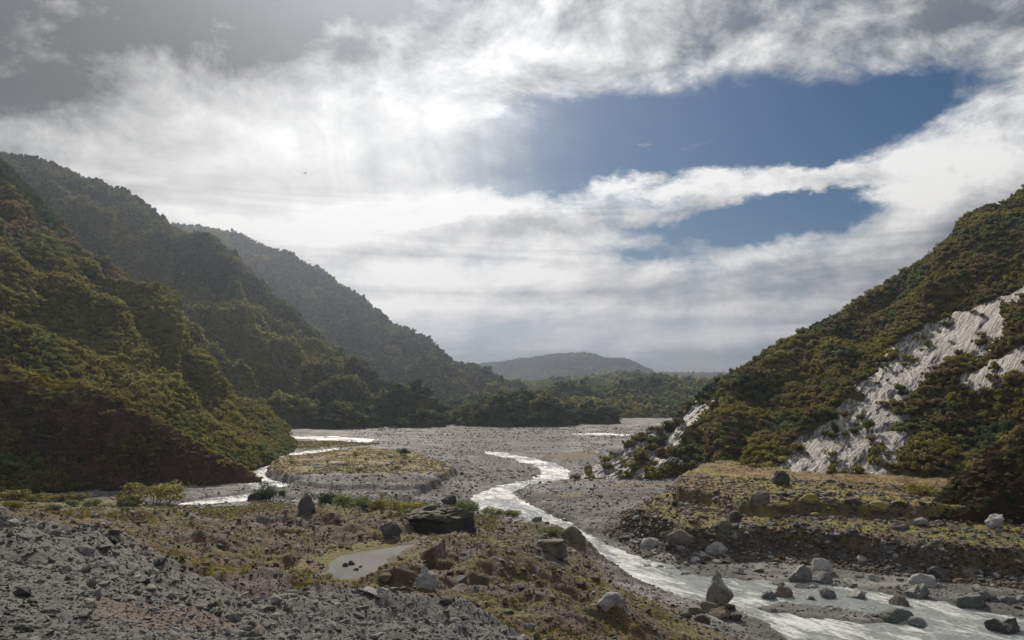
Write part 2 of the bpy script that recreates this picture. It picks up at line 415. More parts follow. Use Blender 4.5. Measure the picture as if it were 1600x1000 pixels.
def mat_ground():
    m, t, b = new_mat('gravel_ground')
    p = wpos(t); c = attr(t, 'Col')
    n1 = noise(t, p, 0.9, 6, 0.65); n2 = noise(t, p, 6.0, 5, 0.7)
    f = 0.45 + n1 * 0.6 + n2 * 0.5
    cc = gain(t, c, f)
    t.links.new(cc.o, b.inputs['Base Color']); b.inputs['Roughness'].default_value = 0.85
    b.inputs['Specular IOR Level'].default_value = 0.25
    vo = t.nodes.new('ShaderNodeTexVoronoi'); t.links.new(p.o, vo.inputs['Vector']); vo.inputs['Scale'].default_value = 1.6
    hgt = n2 * 0.5 + n1 * 0.8 + (S(t, vo.outputs['Distance'])) * -0.5
    bump(t, b, hgt, 0.9, 0.35)
    return m
def mat_hill():
    m, t, b = new_mat('hillside_soil')
    p = wpos(t); c = attr(t, 'Col')
    n1 = noise(t, p, 0.25, 6, 0.65); n2 = noise(t, p, 2.0, 5, 0.7)
    cc = gain(t, c, 0.3 + n1 * 0.8 + n2 * 0.6)
    # bare slab rock: pale grey, streaked down the slope
    x, y, z = sep(t, p)
    al = (x * STREAK[0] + y * STREAK[1] + z * STREAK[2]) * 0.95
    q = comb(t, x - al * STREAK[0], y - al * STREAK[1], z - al * STREAK[2])
    st = noise(t, q, 1.5, 8, 0.68, 0.1)
    st2 = noise(t, p, 0.22, 4, 0.6)
    rk = mixc(t, st.step(0.43, 0.58), (0.062, 0.06, 0.058), (0.42, 0.417, 0.415))
    rk = mixc(t, st2.step(0.55, 0.72) * 0.7, rk, (0.17, 0.14, 0.075))
    r = attr(t, 'rock', 'Fac')
    fac = (r + (n2 - 0.5) * 0.5 + (n1 - 0.5) * 0.5).step(0.42, 0.58)
    cc = mixc(t, fac, cc, rk)
    t.links.new(cc.o, b.inputs['Base Color'])
    rr = 0.9 - fac * 0.4
    t.links.new(rr.o, b.inputs['Roughness']); sp = fac * 0.3
    t.links.new(sp.o, b.inputs['Specular IOR Level'])
    bump(t, b, n2 * 0.4 + n1 + st * fac * 1.6, 0.9, 0.9)
    return m
def mat_rock(name, c1, c2, moss=None, rough=0.8, scale=1.0, spec=0.3):
    m, t, b = new_mat(name)
    oi = t.nodes.new('ShaderNodeObjectInfo'); rnd = S(t, oi.outputs['Random'])
    tc = t.nodes.new('ShaderNodeTexCoord'); o = S(t, tc.outputs['Object'])
    add = t.nodes.new('ShaderNodeVectorMath'); add.operation = 'ADD'
    t.links.new(o.o, add.inputs[0]); t.links.new(comb(t, rnd * 37.0, rnd * 11.0, rnd * 5.0).o, add.inputs[1])
    v = S(t, add.outputs[0])
    n1 = noise(t, v, 1.6 * scale, 6, 0.65); n2 = noise(t, v, 9 * scale, 5, 0.7)
    n3 = noise(t, v, 28 * scale, 3, 0.7)
    c = mixc(t, (n1 * 0.8 + n2 * 0.6 + n3 * 0.3 - 0.35).step(0.25, 0.75), c1, c2)
    c = mixc(t, n2.step(0.40, 0.30) * 0.6, c, (0.03, 0.028, 0.026))
    c = gain(t, c, 0.5 + rnd * 0.62)
    if moss is not None:
        g = t.nodes.new('ShaderNodeNewGeometry'); nx, ny, nz = sep(t, S(t, g.outputs['Normal']))
        k = (nz * 0.9 + (n1 - 0.5) * 1.6).step(0.25, 0.85)
        c = mixc(t, k * moss[3], c, moss[:3])
    t.links.new(c.o, b.inputs['Base Color'])
    b.inputs['Roughness'].default_value = rough; b.inputs['Specular IOR Level'].default_value = spec
    bump(t, b, n1 * 0.5 + n2 * 0.5 + n3 * 0.15, 0.95, 0.3)
    return m
def mat_leaf(name, c1, c2, trans=0.52):
    m, t, b = new_mat(name)
    oi = t.nodes.new('ShaderNodeObjectInfo'); rnd = S(t, oi.outputs['Random'])
    c = mixc(t, rnd, c1, c2)
    n = noise(t, wpos(t), 0.6, 3, 0.6)
    g_ = t.nodes.new('ShaderNodeNewGeometry'); isl = S(t, g_.outputs['Random Per Island'])
    c = gain(t, c, (0.55 + n * 0.9) * (0.68 + isl * 1.45))
    t.links.new(c.o, b.inputs['Base Color'])
    b.inputs['Roughness'].default_value = 0.7; b.inputs['Specular IOR Level'].default_value = 0.06
    tr = t.nodes.new('ShaderNodeBsdfTranslucent'); t.links.new(c.o, tr.inputs[0])
    mx = t.nodes.new('ShaderNodeMixShader'); mx.inputs[0].default_value = trans
    t.links.new(b.outputs[0], mx.inputs[1]); t.links.new(tr.outputs[0], mx.inputs[2])
    t.links.new(mx.outputs[0], t.nodes['Material Output'].inputs[0])
    return m
def mat_plain(name, c, rough=0.8):
    m, t, b = new_mat(name)
    n = noise(t, wpos(t), 3.0, 4, 0.6)
    t.links.new(gain(t, comb(t, *c), 0.7 + n * 0.6).o, b.inputs['Base Color'])
    b.inputs['Roughness'].default_value = rough
    return m
def mat_water(name, base, foam, fscale, rough):
    m, t, b = new_mat(name)
    p = wpos(t); fl = attr(t, 'foam', 'Fac')
    x, y, z = sep(t, p)
    u = (y * 0.83 - x * 0.55) * (0.34 * fscale); v = (x * 0.83 + y * 0.55) * (1.25 * fscale)
    q = comb(t, u, v, z)
    n1 = noise(t, q, 0.55, 6, 0.66, 0.9); n2 = noise(t, p, 1.5 * fscale, 6, 0.7, 0.5); n3 = noise(t, q, 0.13, 3, 0.5, 0.6)
    k = (n1 * 0.9 + n2 * 0.35 + n3 * 0.45 + fl * 0.35 - 0.50).step(0.36, 0.66)
    c = mixc(t, k, base, foam)
    t.links.new(c.o, b.inputs['Base Color'])
    r_ = rough + k * 0.35
    t.links.new(r_.o, b.inputs['Roughness']); b.inputs['IOR'].default_value = 1.33
    if rough > .5: b.inputs['Specular IOR Level'].default_value = 0.06
    bump(t, b, n1 * 1.0 + n2 * 0.6, 1.0, 0.8 if rough < .5 else 0.02)
    return m
STREAK = np.array([0.592, 0.514, 0.621])      # dip of the bare slabs
M_GROUND, M_HILL = mat_ground(), mat_hill()
M_WATER = mat_water('glacial_meltwater', (0.24, 0.275, 0.29), (0.72, 0.75, 0.76), 1.0, 0.16)
M_POND = mat_water('silty_pool', (0.10, 0.106, 0.108), (0.13, 0.135, 0.135), 0.3, 0.62)
M_PEB = [mat_rock('grey_stone', (0.15, 0.15, 0.153), (0.36, 0.36, 0.363)), mat_rock('pale_stone', (0.22, 0.22, 0.215), (0.44, 0.435, 0.425)),
         mat_rock('dark_stone', (0.045, 0.045, 0.047), (0.13, 0.13, 0.13)), mat_rock('brown_stone', (0.07, 0.05, 0.036), (0.20, 0.145, 0.10))]
M_MOSSROCK = mat_rock('mossy_stone', (0.07, 0.063, 0.052), (0.19, 0.17, 0.14), (0.10, 0.088, 0.038, 0.5))
M_BRIGHTMOSS = mat_rock('bright_mossy_stone', (0.08, 0.07, 0.04), (0.18, 0.16, 0.08), (0.20, 0.175, 0.03, 0.9))
M_WET = mat_rock('wet_stone', (0.06, 0.065, 0.067), (0.17, 0.18, 0.185), None, 0.45, 1.0, 0.5)
M_REDROCK = mat_rock('reddish_stone', (0.07, 0.058, 0.053), (0.19, 0.16, 0.145))
M_GREENROCK = mat_rock('green_grey_stone', (0.05, 0.06, 0.055), (0.15, 0.175, 0.165))
M_LEAF = [mat_leaf('leaf_green', (0.080, 0.108, 0.040), (0.125, 0.145, 0.052)), mat_leaf('leaf_olive', (0.115, 0.112, 0.036), (0.175, 0.158, 0.050)),
          mat_leaf('leaf_brown', (0.110, 0.092, 0.050), (0.160, 0.130, 0.066)), mat_leaf('leaf_dark', (0.035, 0.058, 0.032), (0.065, 0.088, 0.045)),
          mat_leaf('leaf_pale', (0.15, 0.155, 0.050), (0.21, 0.20, 0.065))]
M_BARK = mat_plain('bark', (0.07, 0.055, 0.045))
M_GRASS = [mat_leaf('grass_tan', (0.16, 0.115, 0.045), (0.22, 0.17, 0.07), 0.3), mat_leaf('grass_green', (0.06, 0.075, 0.025), (0.11, 0.115, 0.04), 0.3),
           mat_leaf('grass_moss', (0.17, 0.15, 0.028), (0.25, 0.215, 0.042), 0.3)]

# palette of real ground colours
GREY, SILT, BROWN, RUST, DARK = np.array([.185, .186, .19]), np.array([.25, .248, .24]), np.array([.105, .078, .052]), np.array([.125, .078, .038]), np.array([.06, .052, .046])
GREY = GREY * .88
MOSS, TAN, GRASS, WETG = np.array([.195, .17, .03]), np.array([.215, .16, .075]), np.array([.10, .10, .04]), np.array([.10, .10, .102])

HEAP_X, HEAP_Y = [-80, -38, -18, -11, -6, 0, 12], [70, 62, 49, 60, 64, 64, 56]
def heap_edge(x): return np.interp(x, HEAP_X, HEAP_Y)
def ground_color(x, y, z, slope):
    n1 = fbm(x / 18, y / 18, 1.5, 4); n2 = fbm(x / 5, y / 5, 6.5, 3); n3 = fbm(x / 9, y / 14, 11.0, 4)
    far = np.clip(np.hypot(x, y) / 300, 1, 40)
    nf = fbm(x / 60 / far, y / 25 / far, 3.5, 4)
    c = np.tile(GREY, (len(x), 1))
    c = lerp(c, SILT, 0.5 * sm(-0.1, 0.5, nf)); c = lerp(c, np.array([.15, .13, .11]), 0.6 * sm(0.15, 0.6, -nf))
    ch = np.abs(fbm(x / 34 / np.clip(np.hypot(x, y) / 400, 1, 30) ** .7 + y / 60, y / 16 / np.clip(np.hypot(x, y) / 400, 1, 30) ** .7, 12.0, 4))
    c = lerp(c, WETG * .9, 0.75 * (1 - sm(0.02, 0.2, ch)))
    c = c * np.clip(0.78 + 0.55 * fbm(x / 7 / far ** .6, y / 4 / far ** .6, 21.0, 4) + .45 * nf, .3, 1.5)[:, None]
    zb = base_z(x, y) * (1 - sm(240, 300, y))
    mor = sm(1.2, 4.0, zb + n2 * 1.2) * (1 - sm(240, 262, y)) * (1 - sm(60, 90, x))
    he = heap_edge(x) + 5
    near = 1 - sm(-3, 4, y - he + n2 * 4)
    mc = np.tile(BROWN, (len(x), 1))
    mc = lerp(mc, RUST, sm(-0.1, 0.35, n1)); mc = lerp(mc, MOSS * 0.85, 0.75 * sm(0.0, 0.40, n3) * sm(-.6, .3, 0.4 - slope))
    mc = lerp(mc, np.array([.15, .135, .125]), 0.8 * sm(0.15, 0.5, -n3 + n2 * 0.3))
    mc = lerp(mc, TAN * .85, sm(172, 192, y + n2 * 8) * 0.75)
    mc = lerp(mc * 0.85, GREY * 0.72, near)
    patch = np.exp(-(((x + 13.5) / 3.2) ** 2 + ((y - 33.0) / 4.2) ** 2))
    mc = lerp(mc, np.array([.14, .108, .088]), sm(.25, .55, patch + n2 * .15))
    c = lerp(c, mc, mor)
    p1 = sdist(x, y, TERR1); p2 = sdist(x, y, TERR2)
    t1 = sm(-1.2, 0.6, p1 + n2)
    c = lerp(c, lerp(lerp(np.tile(MOSS * .92, (len(x), 1)), GRASS, sm(-.1, .4, n3)), BROWN, sm(.1, .5, n2 - n1 * .5)), t1 * sm(3.6, 4.4, z))
    t2 = sm(-1.5, 1.5, p2 + n2)
    c = lerp(c, lerp(lerp(np.tile(RUST * 1.1, (len(x), 1)), TAN, sm(-.2, .35, n3)), MOSS, sm(.1, .5, n1)), t2 * sm(6.4, 7.4, z))
    bank = sm(-9, -3, p1) * sm(0.55, 1.2, z) * (1 - sm(3.8, 4.8, z))
    c = lerp(c, lerp(np.tile(DARK * 1.6, (len(x), 1)), BROWN * 1.1, sm(-.2, .5, n2)), bank)
    c = lerp(c, DARK * .5 + BROWN * .6, sm(-8, -2, p2) * sm(5.0, 5.8, z) * (1 - sm(7.0, 8.0, z)) * 0.8)
    i1 = sdist(x, y, ISLAND)
    isl = sm(-1, 2, i1 + n2 * 3) * sm(1.4, 2.0, z)
    ic = lerp(lerp(np.tile(TAN * 0.95, (len(x), 1)), GRASS, sm(0.05, 0.5, n3)), MOSS, 0.6 * sm(0, .5, n1))
    isl = isl * sm(284, 292, y + n2 * 5 + n1 * 4)
    c = lerp(c, ic, isl * (1 - 0.9 * sm(.15, .4, -n2 + .1 * n1 - .15)))
    c = lerp(c, lerp(np.tile(GRASS, (len(x), 1)), TAN, sm(-.2, .3, n2)), sm(-1, 2, sdist(x, y, ISLAND2) + n2 * 2) * sm(.3, .8, z))
    c = lerp(c, BROWN * 1.2, sm(-1, 2, sdist(x, y, BANKFAR) + n2 * 2) * sm(1.2, 1.8, z))
    g = sdist(x, y, GRAVBAR); q = on_plane(895, 778); q2 = on_plane(1000, 762)
    pt = np.exp(-(((x - q[0]) / 7) ** 2 + ((y - q[1]) / 8) ** 2)) + np.exp(-(((x - q2[0]) / 14) ** 2 + ((y - q2[1]) / 8) ** 2))
    c = lerp(c, TAN * .8, sm(.3, .8, pt + n2 * .3) * .7 * (z < 3))
    # meadow at the foot of the left hill
    md = np.exp(-(((x + 135) / 38) ** 2 + ((y - 222) / 22) ** 2))
    c = lerp(c, lerp(np.tile(GRASS, (len(x), 1)), TAN, sm(0, .4, n2)), sm(.3, .7, md + n2 * .2))
    # wet margins and steep cut faces
    c = lerp(c, WETG, (1 - sm(-0.25, 0.12, z)) * 0.8)
    return c * 0.84

def build_ground():
    ang = np.concatenate([np.linspace(-2.6, -0.72, 40)[:-1], np.linspace(-0.72, 0.72, 640), np.linspace(0.72, 2.6, 40)[1:]])
    ds = np.concatenate([np.linspace(0, 11, 12)[:-1], np.geomspace(11, 70, 190)[:-1], np.geomspace(70, 330, 330)[:-1], np.geomspace(330, 1500, 110)[:-1], np.geomspace(1500, 5200, 30)])
    A, D = np.meshgrid(ang, ds, indexing='ij')
    x = np.sin(A) * D; y = np.cos(A) * D
    sh = x.shape
    xf, yf = x.ravel(), y.ravel()
    z = ground_z(xf, yf)
    Z = z.reshape(sh)
    dzr = np.gradient(Z, axis=1) / np.maximum(np.gradient(D, axis=1), 0.05)
    dza = np.gradient(Z, axis=0) / np.maximum(np.gradient(A, axis=0) * np.maximum(D, 1), 0.05)
    slope = np.hypot(dzr, dza).ravel()
    col = ground_color(xf, yf, z, slope)
    me = mesh_arrays('valley_floor', np.stack([xf, yf, z], -1), grid_quads(*sh)[:, ::-1], [M_GROUND], col)
    obj('valley_floor', me, kind='structure', label='grey gravel valley floor with brown moraine and mossy terraces')
build_ground()

def water_sheet(name, pg, zw, res, mat, label, margin=3.0, amp=0.05, foam=None):
    x0, y0 = pg.min(0) - margin; x1, y1 = pg.max(0) + margin
    nx, ny = max(4, int((x1 - x0) / res)), max(4, int((y1 - y0) / res))
    nx, ny = min(nx, 420), min(ny, 420)
    X, Y = np.meshgrid(np.linspace(x0, x1, nx), np.linspace(y0, y1, ny), indexing='ij')
    s = sdist(X.ravel(), Y.ravel(), pg).reshape(X.shape)
    Z = zw + amp * fbm(X / 2.6, Y / 2.6, 5.0, 3) + 0.0 * s
    fm = 0.25 + 0.5 * fbm(X / 16, Y / 16, 2.2, 3)
    if foam is not None: fm = fm + foam
    Q = grid_quads(nx, ny)
    keep = (s.ravel()[Q] > -margin).any(1); Q = Q[keep]
    used = np.unique(Q); mp = np.zeros(nx * ny, int); mp[used] = np.arange(len(used))
    V = np.stack([X.ravel(), Y.ravel(), Z.ravel()], -1)[used]
    me = mesh_arrays(name, V, mp[Q], [mat], None, {'foam': fm.ravel()[used]})
    obj(name, me, kind='structure', label=label)
water_sheet('river_water', RIVER, WATER_Z, 0.55, M_WATER, 'pale milky meltwater river winding down the valley', amp=0.20)
for k, s in enumerate(STREAMS):
    water_sheet('stream_water', s, WATER_Z, 0.8, M_WATER, 'shallow pale side stream braided across the gravel flats', margin=2.5, foam=0.2)
water_sheet('silty_pool', POND, POND_Z - 0.03, 0.5, M_POND, 'still grey silty pool in the brown moraine', margin=2.2, amp=0.0)

# ------------------------------------------------------------------ hills
def cat_rows(A, u):
    """Catmull-Rom through rows A at parameters u in [0, n-1]"""
    A = np.asarray(A, float); n = len(A)
    i = np.clip(np.floor(u).astype(int), 0, n - 2); f = (u - i)[:, None]
    p0, p1, p2, p3 = A[np.maximum(i - 1, 0)], A[i], A[i + 1], A[np.minimum(i + 2, n - 1)]
    return 0.5 * (2 * p1 + (p2 - p0) * f + (2 * p0 - 5 * p1 + 4 * p2 - p3) * f ** 2 + (3 * p1 - p0 - 3 * p2 + p3) * f ** 3)
HILLS = {}
def hill(name, label, foot, crest, n, m, amp=6.0, gull=(18., 5.), prof=1.0, drop=3.0, back=0.5, seed=0.0, color=None, carve=None, rockmask=None, kind='structure', bulge=0.0, crag=0.0, crest_col=None, ramp=0.18):
    foot = np.array(foot, float); crest = np.array([P(*c) for c in crest]); crest[:, 2] -= drop
    u = np.linspace(0, len(foot) - 1, n)
    Fo, Cr = cat_rows(foot, u), cat_rows(crest, u)
    seg = np.linalg.norm(np.diff((Fo + Cr) / 2, axis=0), axis=1); arc = np.concatenate([[0], np.cumsum(seg)])
    T = np.concatenate([[-0.08], np.linspace(0, 1, m), 1 + np.linspace(0.06, 1, 14) * back * 2])
    tt = np.clip(T, None, 1)[None, :, None]
    D = Cr - Fo
    Pn = Fo[:, None] + D[:, None] * tt
    hz = np.sign(tt) * np.abs(tt) ** prof
    Pn[..., 2] = Fo[:, None, 2] + D[:, None, 2] * hz[..., 0]
    over = np.clip(T - 1, 0, None)[None, :]
    hd = D.copy(); hd[:, 2] = 0; hl = np.linalg.norm(hd, axis=1)[:, None]; hd /= np.maximum(hl, 1e-6)
    # behind the crest the ground rounds over and drops away
    Pn[..., 0] += hd[:, None, 0] * over * hl; Pn[..., 1] += hd[:, None, 1] * over * hl
    Pn[..., 2] -= (over ** 1.5) * np.abs(D[:, None, 2]) * 1.6
    L = np.linalg.norm(D, axis=1)[:, None] * np.clip(T, -1, 3)[None, :]
    a = arc[:, None] + 0 * L
    warp = fbm(a / 90 + seed, L / 90, seed, 3)
    g = 1 - np.abs(fbm(a / (gull[0] * 3) + warp * 0.7, L / (gull[0] * 14), seed + 2, 3)) * 2
    nz = fbm(a / gull[0] / 2.0 + seed, L / gull[0] / 9.0, seed + 5, 4)
    nb = fbm(a / 70 + seed * 3, L / 80, seed + 9, 3)
    size = np.clip(np.linalg.norm(D, axis=1) / 60, 0.05, 1)[:, None]
    ends = sm(0, ramp, T)[None, :] * (1 - 0.75 * sm(0.8, 1.0, T)[None, :]) + 0.08
    disp = (amp * (nb * 0.9 - 0.1) + gull[1] * (g * 0.45 - 0.2) + gull[1] * 0.38 * nz) * ends * size
    nrm = np.cross(np.gradient(Pn, axis=0), np.gradient(Pn, axis=1))
    nrm /= np.maximum(np.linalg.norm(nrm, axis=-1, keepdims=True), 1e-9)
    nrm *= np.where(nrm[..., 2:3] < 0, -1, 1)
    rock = np.zeros(Pn.shape[:2]) if rockmask is None else rockmask(Pn.reshape(-1, 3)).reshape(Pn.shape[:2])
    disp = disp * (1 - 0.75 * rock)
    if bulge: disp = disp + bulge * (np.sin(np.clip(T, 0, 1) * math.pi) ** 0.8)[None, :] * size
    if carve is not None: disp = disp + carve(Pn)
    if crag:
        cx, cy, cz = Pn[..., 0], Pn[..., 1], Pn[..., 2]
        cr = (0.7 - np.abs(fbm(cx / 9, cy / 9, cz / 7 + seed, 4)) * 1.6) + 0.5 * fbm(cx / 3, cy / 3, cz / 3, 3)
        disp = disp + crag * cr * sm(-.1, .25, T)[None, :] * np.minimum(size * 2, 1) * (1 - .55 * sm(.85, 1, T)[None, :])
    Pn = Pn + nrm * disp[..., None]
    Pn[:, 0, 2] = np.minimum(Pn[:, 0, 2], Fo[:, 2] - 4)
    V = Pn.reshape(-1, 3)
    rock = rock.ravel()
    x, y, z = V.T
    c0, c1, c2 = color or ((.055, .05, .03), (.075, .07, .035), (.05, .06, .03))
    n1 = fbm(x / 30 + z / 40, y / 30, seed, 4)
    col = lerp(lerp(np.tile(np.array(c0), (len(V), 1)), np.array(c1), sm(-.2, .4, n1)), np.array(c2), sm(.1, .5, -n1))
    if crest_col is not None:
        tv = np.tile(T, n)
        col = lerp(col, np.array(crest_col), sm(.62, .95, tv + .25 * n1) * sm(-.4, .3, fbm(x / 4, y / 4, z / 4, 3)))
    Q = grid_quads(n, len(T))
    me = mesh_arrays(name, V, Q, [M_HILL], col, {'rock': rock})
    # outward normals
    k = Q[len(Q) // 2]; nn = np.cross(V[k[1]] - V[k[0]], V[k[2]] - V[k[0]])
    if nn[2] < 0:
        me.flip_normals()
    obj(name, me, kind=kind, label=label)
    HILLS[name] = (V.reshape(n, len(T), 3), T, rock.reshape(n, len(T)))

# --- left of the valley
hill('hillside_left', 'steep scrub covered hillside at the left of the valley',
     [(-200, 110, 0), (-170, 185, 0), (-150, 240, 0), (-127, 270, 0), (-112, 300, 0), (-106, 340, 0), (-110, 390, 0), (-119, 440, 0), (-129, 470, 0), (-136, 493, 0)],
     [(-900, -100, 400), (-400, 20, 430), (-100, 190, 450), (0, 260, 465), (100, 342, 470), (200, 438, 475), (290, 541, 478), (380, 626, 482), (430, 663, 487), (458, 684, 493)],
     360, 160, 14, (30, 20), 1.0, 3.0, 0.5, 1.3, ((.085, .065, .034), (.095, .085, .036), (.06, .065, .03)), ramp=.5)
hill('ridge_left_middle', 'forested mountain spur falling to the flats in the left middle distance',
     [(-520, 420, 0), (-420, 480, 0), (-330, 520, 0), (-260, 560, 0), (-235, 580, 0), (-218, 600, 0), (-208, 615, 0), (-196, 640, 0), (-180, 652, 0), (-150, 658, 0), (-110, 660, 0), (-60, 668, 0), (-25, 690, 0)],
     [(-900, 170, 960), (-600, 175, 950), (-300, 190, 940), (0, 235, 920), (75, 250, 910), (150, 281, 900), (200, 301, 895), (290, 358, 880), (400, 432, 860), (520, 532, 830), (620, 602, 795), (700, 640, 765), (770, 660, 745)],
     300, 130, 22, (48, 32), 1.0, 6.0, 0.4, 4.7, ((.05, .058, .03), (.075, .08, .036), (.045, .05, .026)))
hill('ridge_left_far', 'hazy far mountain ridge on the left lit from behind',
     [(-1044, 986, 0), (-464, 1079, 0), (-371, 1102, 0), (-348, 1108, 0), (-325, 1114, 0), (-301, 1125, 0), (-278, 1142, 0), (-249, 1161, 0), (-208, 1172, 0), (-162, 1184, 0), (-110, 1195, 0), (-57, 1212, 0), (-5, 1241, 0), (46, 1288, 0), (80, 1334, 0)],
     [(-700, 380, 1973), (-100, 345, 1880), (200, 348, 1822), (290, 350, 1799), (340, 354, 1775), (400, 373, 1741), (450, 394, 1718), (500, 417, 1683), (540, 442, 1659), (590, 477, 1625), (640, 507, 1590), (690, 542, 1555), (740, 572, 1509), (800, 600, 1468), (850, 628, 1439)],
     240, 90, 34, (70, 44), 1.0, 8.0, 0.4, 8.2, ((.05, .05, .03), (.06, .06, .032), (.045, .05, .028)))
# --- the dark rock knob in front of the left hill
hill('rock_knob_left', 'dark mossy rock knob bulging from the foot of the left hillside',
     [(-330, 190, 0), (-245, 236, 0), (-165, 252, 0), (-147, 255, 0), (-128, 260, 0), (-122, 266, 0), (-112, 270, 0), (-105, 276, 0), (-100, 283, 0), (-95, 286, 0), (-90, 288, 0)],
     [(-500, 380, 300), (-250, 470, 292), (-30, 552, 286), (70, 590, 284), (140, 602, 283), (190, 626, 284), (240, 655, 286), (300, 690, 288), (350, 712, 290), (385, 730, 291), (403, 749, 292)],
     330, 120, 5, (7, 3.2), 0.72, 0.6, 0.55, 2.9, ((.06, .036, .028), (.08, .052, .034), (.055, .044, .036)), bulge=5, crag=3.4, crest_col=(.27, .235, .08))  # mossy crest colour brightened to read as a sunlit edge
# --- right of the valley: slabs of bare rock are laid on by their plan
RH_FOOT = [(160, 20, 3), (152, 90, 5), (140, 150, 6), (132, 200, 7.5), (128, 226, 8), (115, 236, 8.5), (100, 240, 8.5), (88, 245, 8), (75, 255, 5), (68, 265, 2), (62, 272, 1), (55, 278, 0), (47, 284, 0), (38, 288, 0), (30, 291, 0), (24, 294, 0), (20, 297, 0)]
RH_CREST = [(3200, -300, 400), (2600, -160, 420), (1900, 90, 430), (1600, 282, 425), (1520, 328, 415), (1485, 366, 411), (1450, 400, 408), (1400, 427, 402), (1300, 486, 390), (1200, 541, 375), (1120, 589, 360), (1080, 616, 350), (1040, 646, 335), (1000, 668, 325), (950, 697, 315), (910, 725, 305), (888, 747, 298)]
# straight (undisplaced) hill surface as a function, to lay plan outlines on it
def _rh_surface(n=240, m=160):
    foot = np.array(RH_FOOT, float); crest = np.array([P(*c) for c in RH_CREST]); crest[:, 2] -= 3
    u = np.linspace(0, len(foot) - 1, n); t = np.linspace(0, 1, m)[None, :, None]
    Fo, Cr = cat_rows(foot, u), cat_rows(crest, u)
    return (Fo[:, None] + (Cr - Fo)[:, None] * t).reshape(-1, 3)
_RH = _rh_surface(); _RHp = np.stack([800 + F * _RH[:, 0] / _RH[:, 1], HY - F * (_RH[:, 2] - H) / _RH[:, 1]], -1)
def rh(px, py):
    k = np.argmin(((_RHp - (px, py)) ** 2).sum(1)); return _RH[k]
def rh_poly_yz(pts):
    a = np.array([rh(*p) for p in pts]); return np.stack([a[:, 1] - a[:, 0] * 0.35, a[:, 2]], -1)
SLABS = [rh_poly_yz(p) for p in [
    [(1205, 742), (1232, 705), (1300, 660), (1352, 612), (1365, 578), (1400, 540), (1450, 505), (1490, 483), (1540, 478), (1566, 500), (1560, 525), (1510, 540), (1470, 560), (1430, 585), (1405, 620), (1385, 660), (1385, 700), (1370, 735), (1320, 745), (1270, 748)],
    [(1555, 465), (1600, 440), (1640, 430), (1640, 460), (1590, 475)],
    [(1500, 585), (1540, 565), (1600, 535), (1640, 530), (1640, 555), (1580, 580), (1520, 595)],
    [(885, 750), (905, 722), (950, 690), (1000, 668), (1010, 660), (1000, 685), (970, 715), (945, 750)],
    [(1040, 668), (1060, 635), (1080, 620), (1105, 622), (1125, 625), (1100, 645), (1070, 665), (1055, 690), (1030, 720), (1000, 740), (1020, 705)],
    [(955, 750), (990, 735), (1030, 705), (1010, 735), (985, 752)]]]
SLAB_SOFT = [6.0, 3.0, 3.5, 3.0, 2.2, 2.0]
def rh_rock(V):
    x, y, z = V.T
    a = y - 0.35 * x; b = z
    wa = a + 3.0 * perlin(x / 9, y / 9, z / 9) + 1.5 * perlin(x / 3, y / 3, z / 4); wb = b + 3.0 * perlin(x / 9 + 7, y / 9, z / 9) + 1.5 * perlin(x / 3 + 3, y / 3, z / 4)
    r = np.zeros(len(x))
    for pg, sft in zip(SLABS, SLAB_SOFT):
        r = np.maximum(r, sm(-sft * .7, sft * .1, sdist(wa, wb, pg)))
    return r
GULLY = [rh_poly_yz(p) for p in [[(1000, 752), (1050, 715), (1090, 672), (1115, 640), (1090, 700), (1072, 752)], [(950, 752), (1000, 700), (1060, 640), (1045, 680), (1000, 735), (985, 752)]]]
def rh_carve(Pn):
    sh = Pn.shape[:2]; x, y, z = Pn.reshape(-1, 3).T
    d = np.zeros(len(x))
    for g in GULLY: d -= 4.5 * sm(-3, 4, sdist(y - 0.35 * x, z, g))
    r = rh_rock(Pn.reshape(-1, 3))
    Q3 = np.stack([x, y, z], -1); al = Q3 @ STREAK; Q3 = Q3 - STREAK * (al * 0.93)[:, None]
    d += r * (0.9 * fbm(Q3[:, 0] / 5, Q3[:, 1] / 5, Q3[:, 2] / 5, 2) - 0.6 * np.abs(fbm(Q3[:, 0] / 1.7, Q3[:, 1] / 1.7, Q3[:, 2] / 1.7, 3)) - 0.6)
    return d.reshape(sh)
hill('hillside_right', 'scrub covered hillside with bare grey rock slabs at the right', RH_FOOT, RH_CREST,
     620, 230, 8, (18, 11), 1.0, 3.0, 0.4, 6.1, ((.075, .058, .034), (.085, .075, .034), (.055, .06, .03)), rh_carve, rh_rock)
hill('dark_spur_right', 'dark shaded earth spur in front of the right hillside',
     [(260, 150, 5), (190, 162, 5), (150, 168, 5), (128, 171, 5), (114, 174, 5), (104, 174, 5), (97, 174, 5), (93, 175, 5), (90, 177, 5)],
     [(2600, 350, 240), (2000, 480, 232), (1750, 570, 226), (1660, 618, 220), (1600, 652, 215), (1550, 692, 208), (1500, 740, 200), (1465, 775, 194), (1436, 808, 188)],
     240, 100, 3, (6, 3.0), 0.62, 0.8, 0.5, 9.4, ((.024, .018, .014), (.03, .022, .015), (.026, .023, .014)), bulge=2.5, crag=1.6, crest_col=(.14, .115, .045))  # shade of the face put into near-black soil; tan grass crest lightened as lit
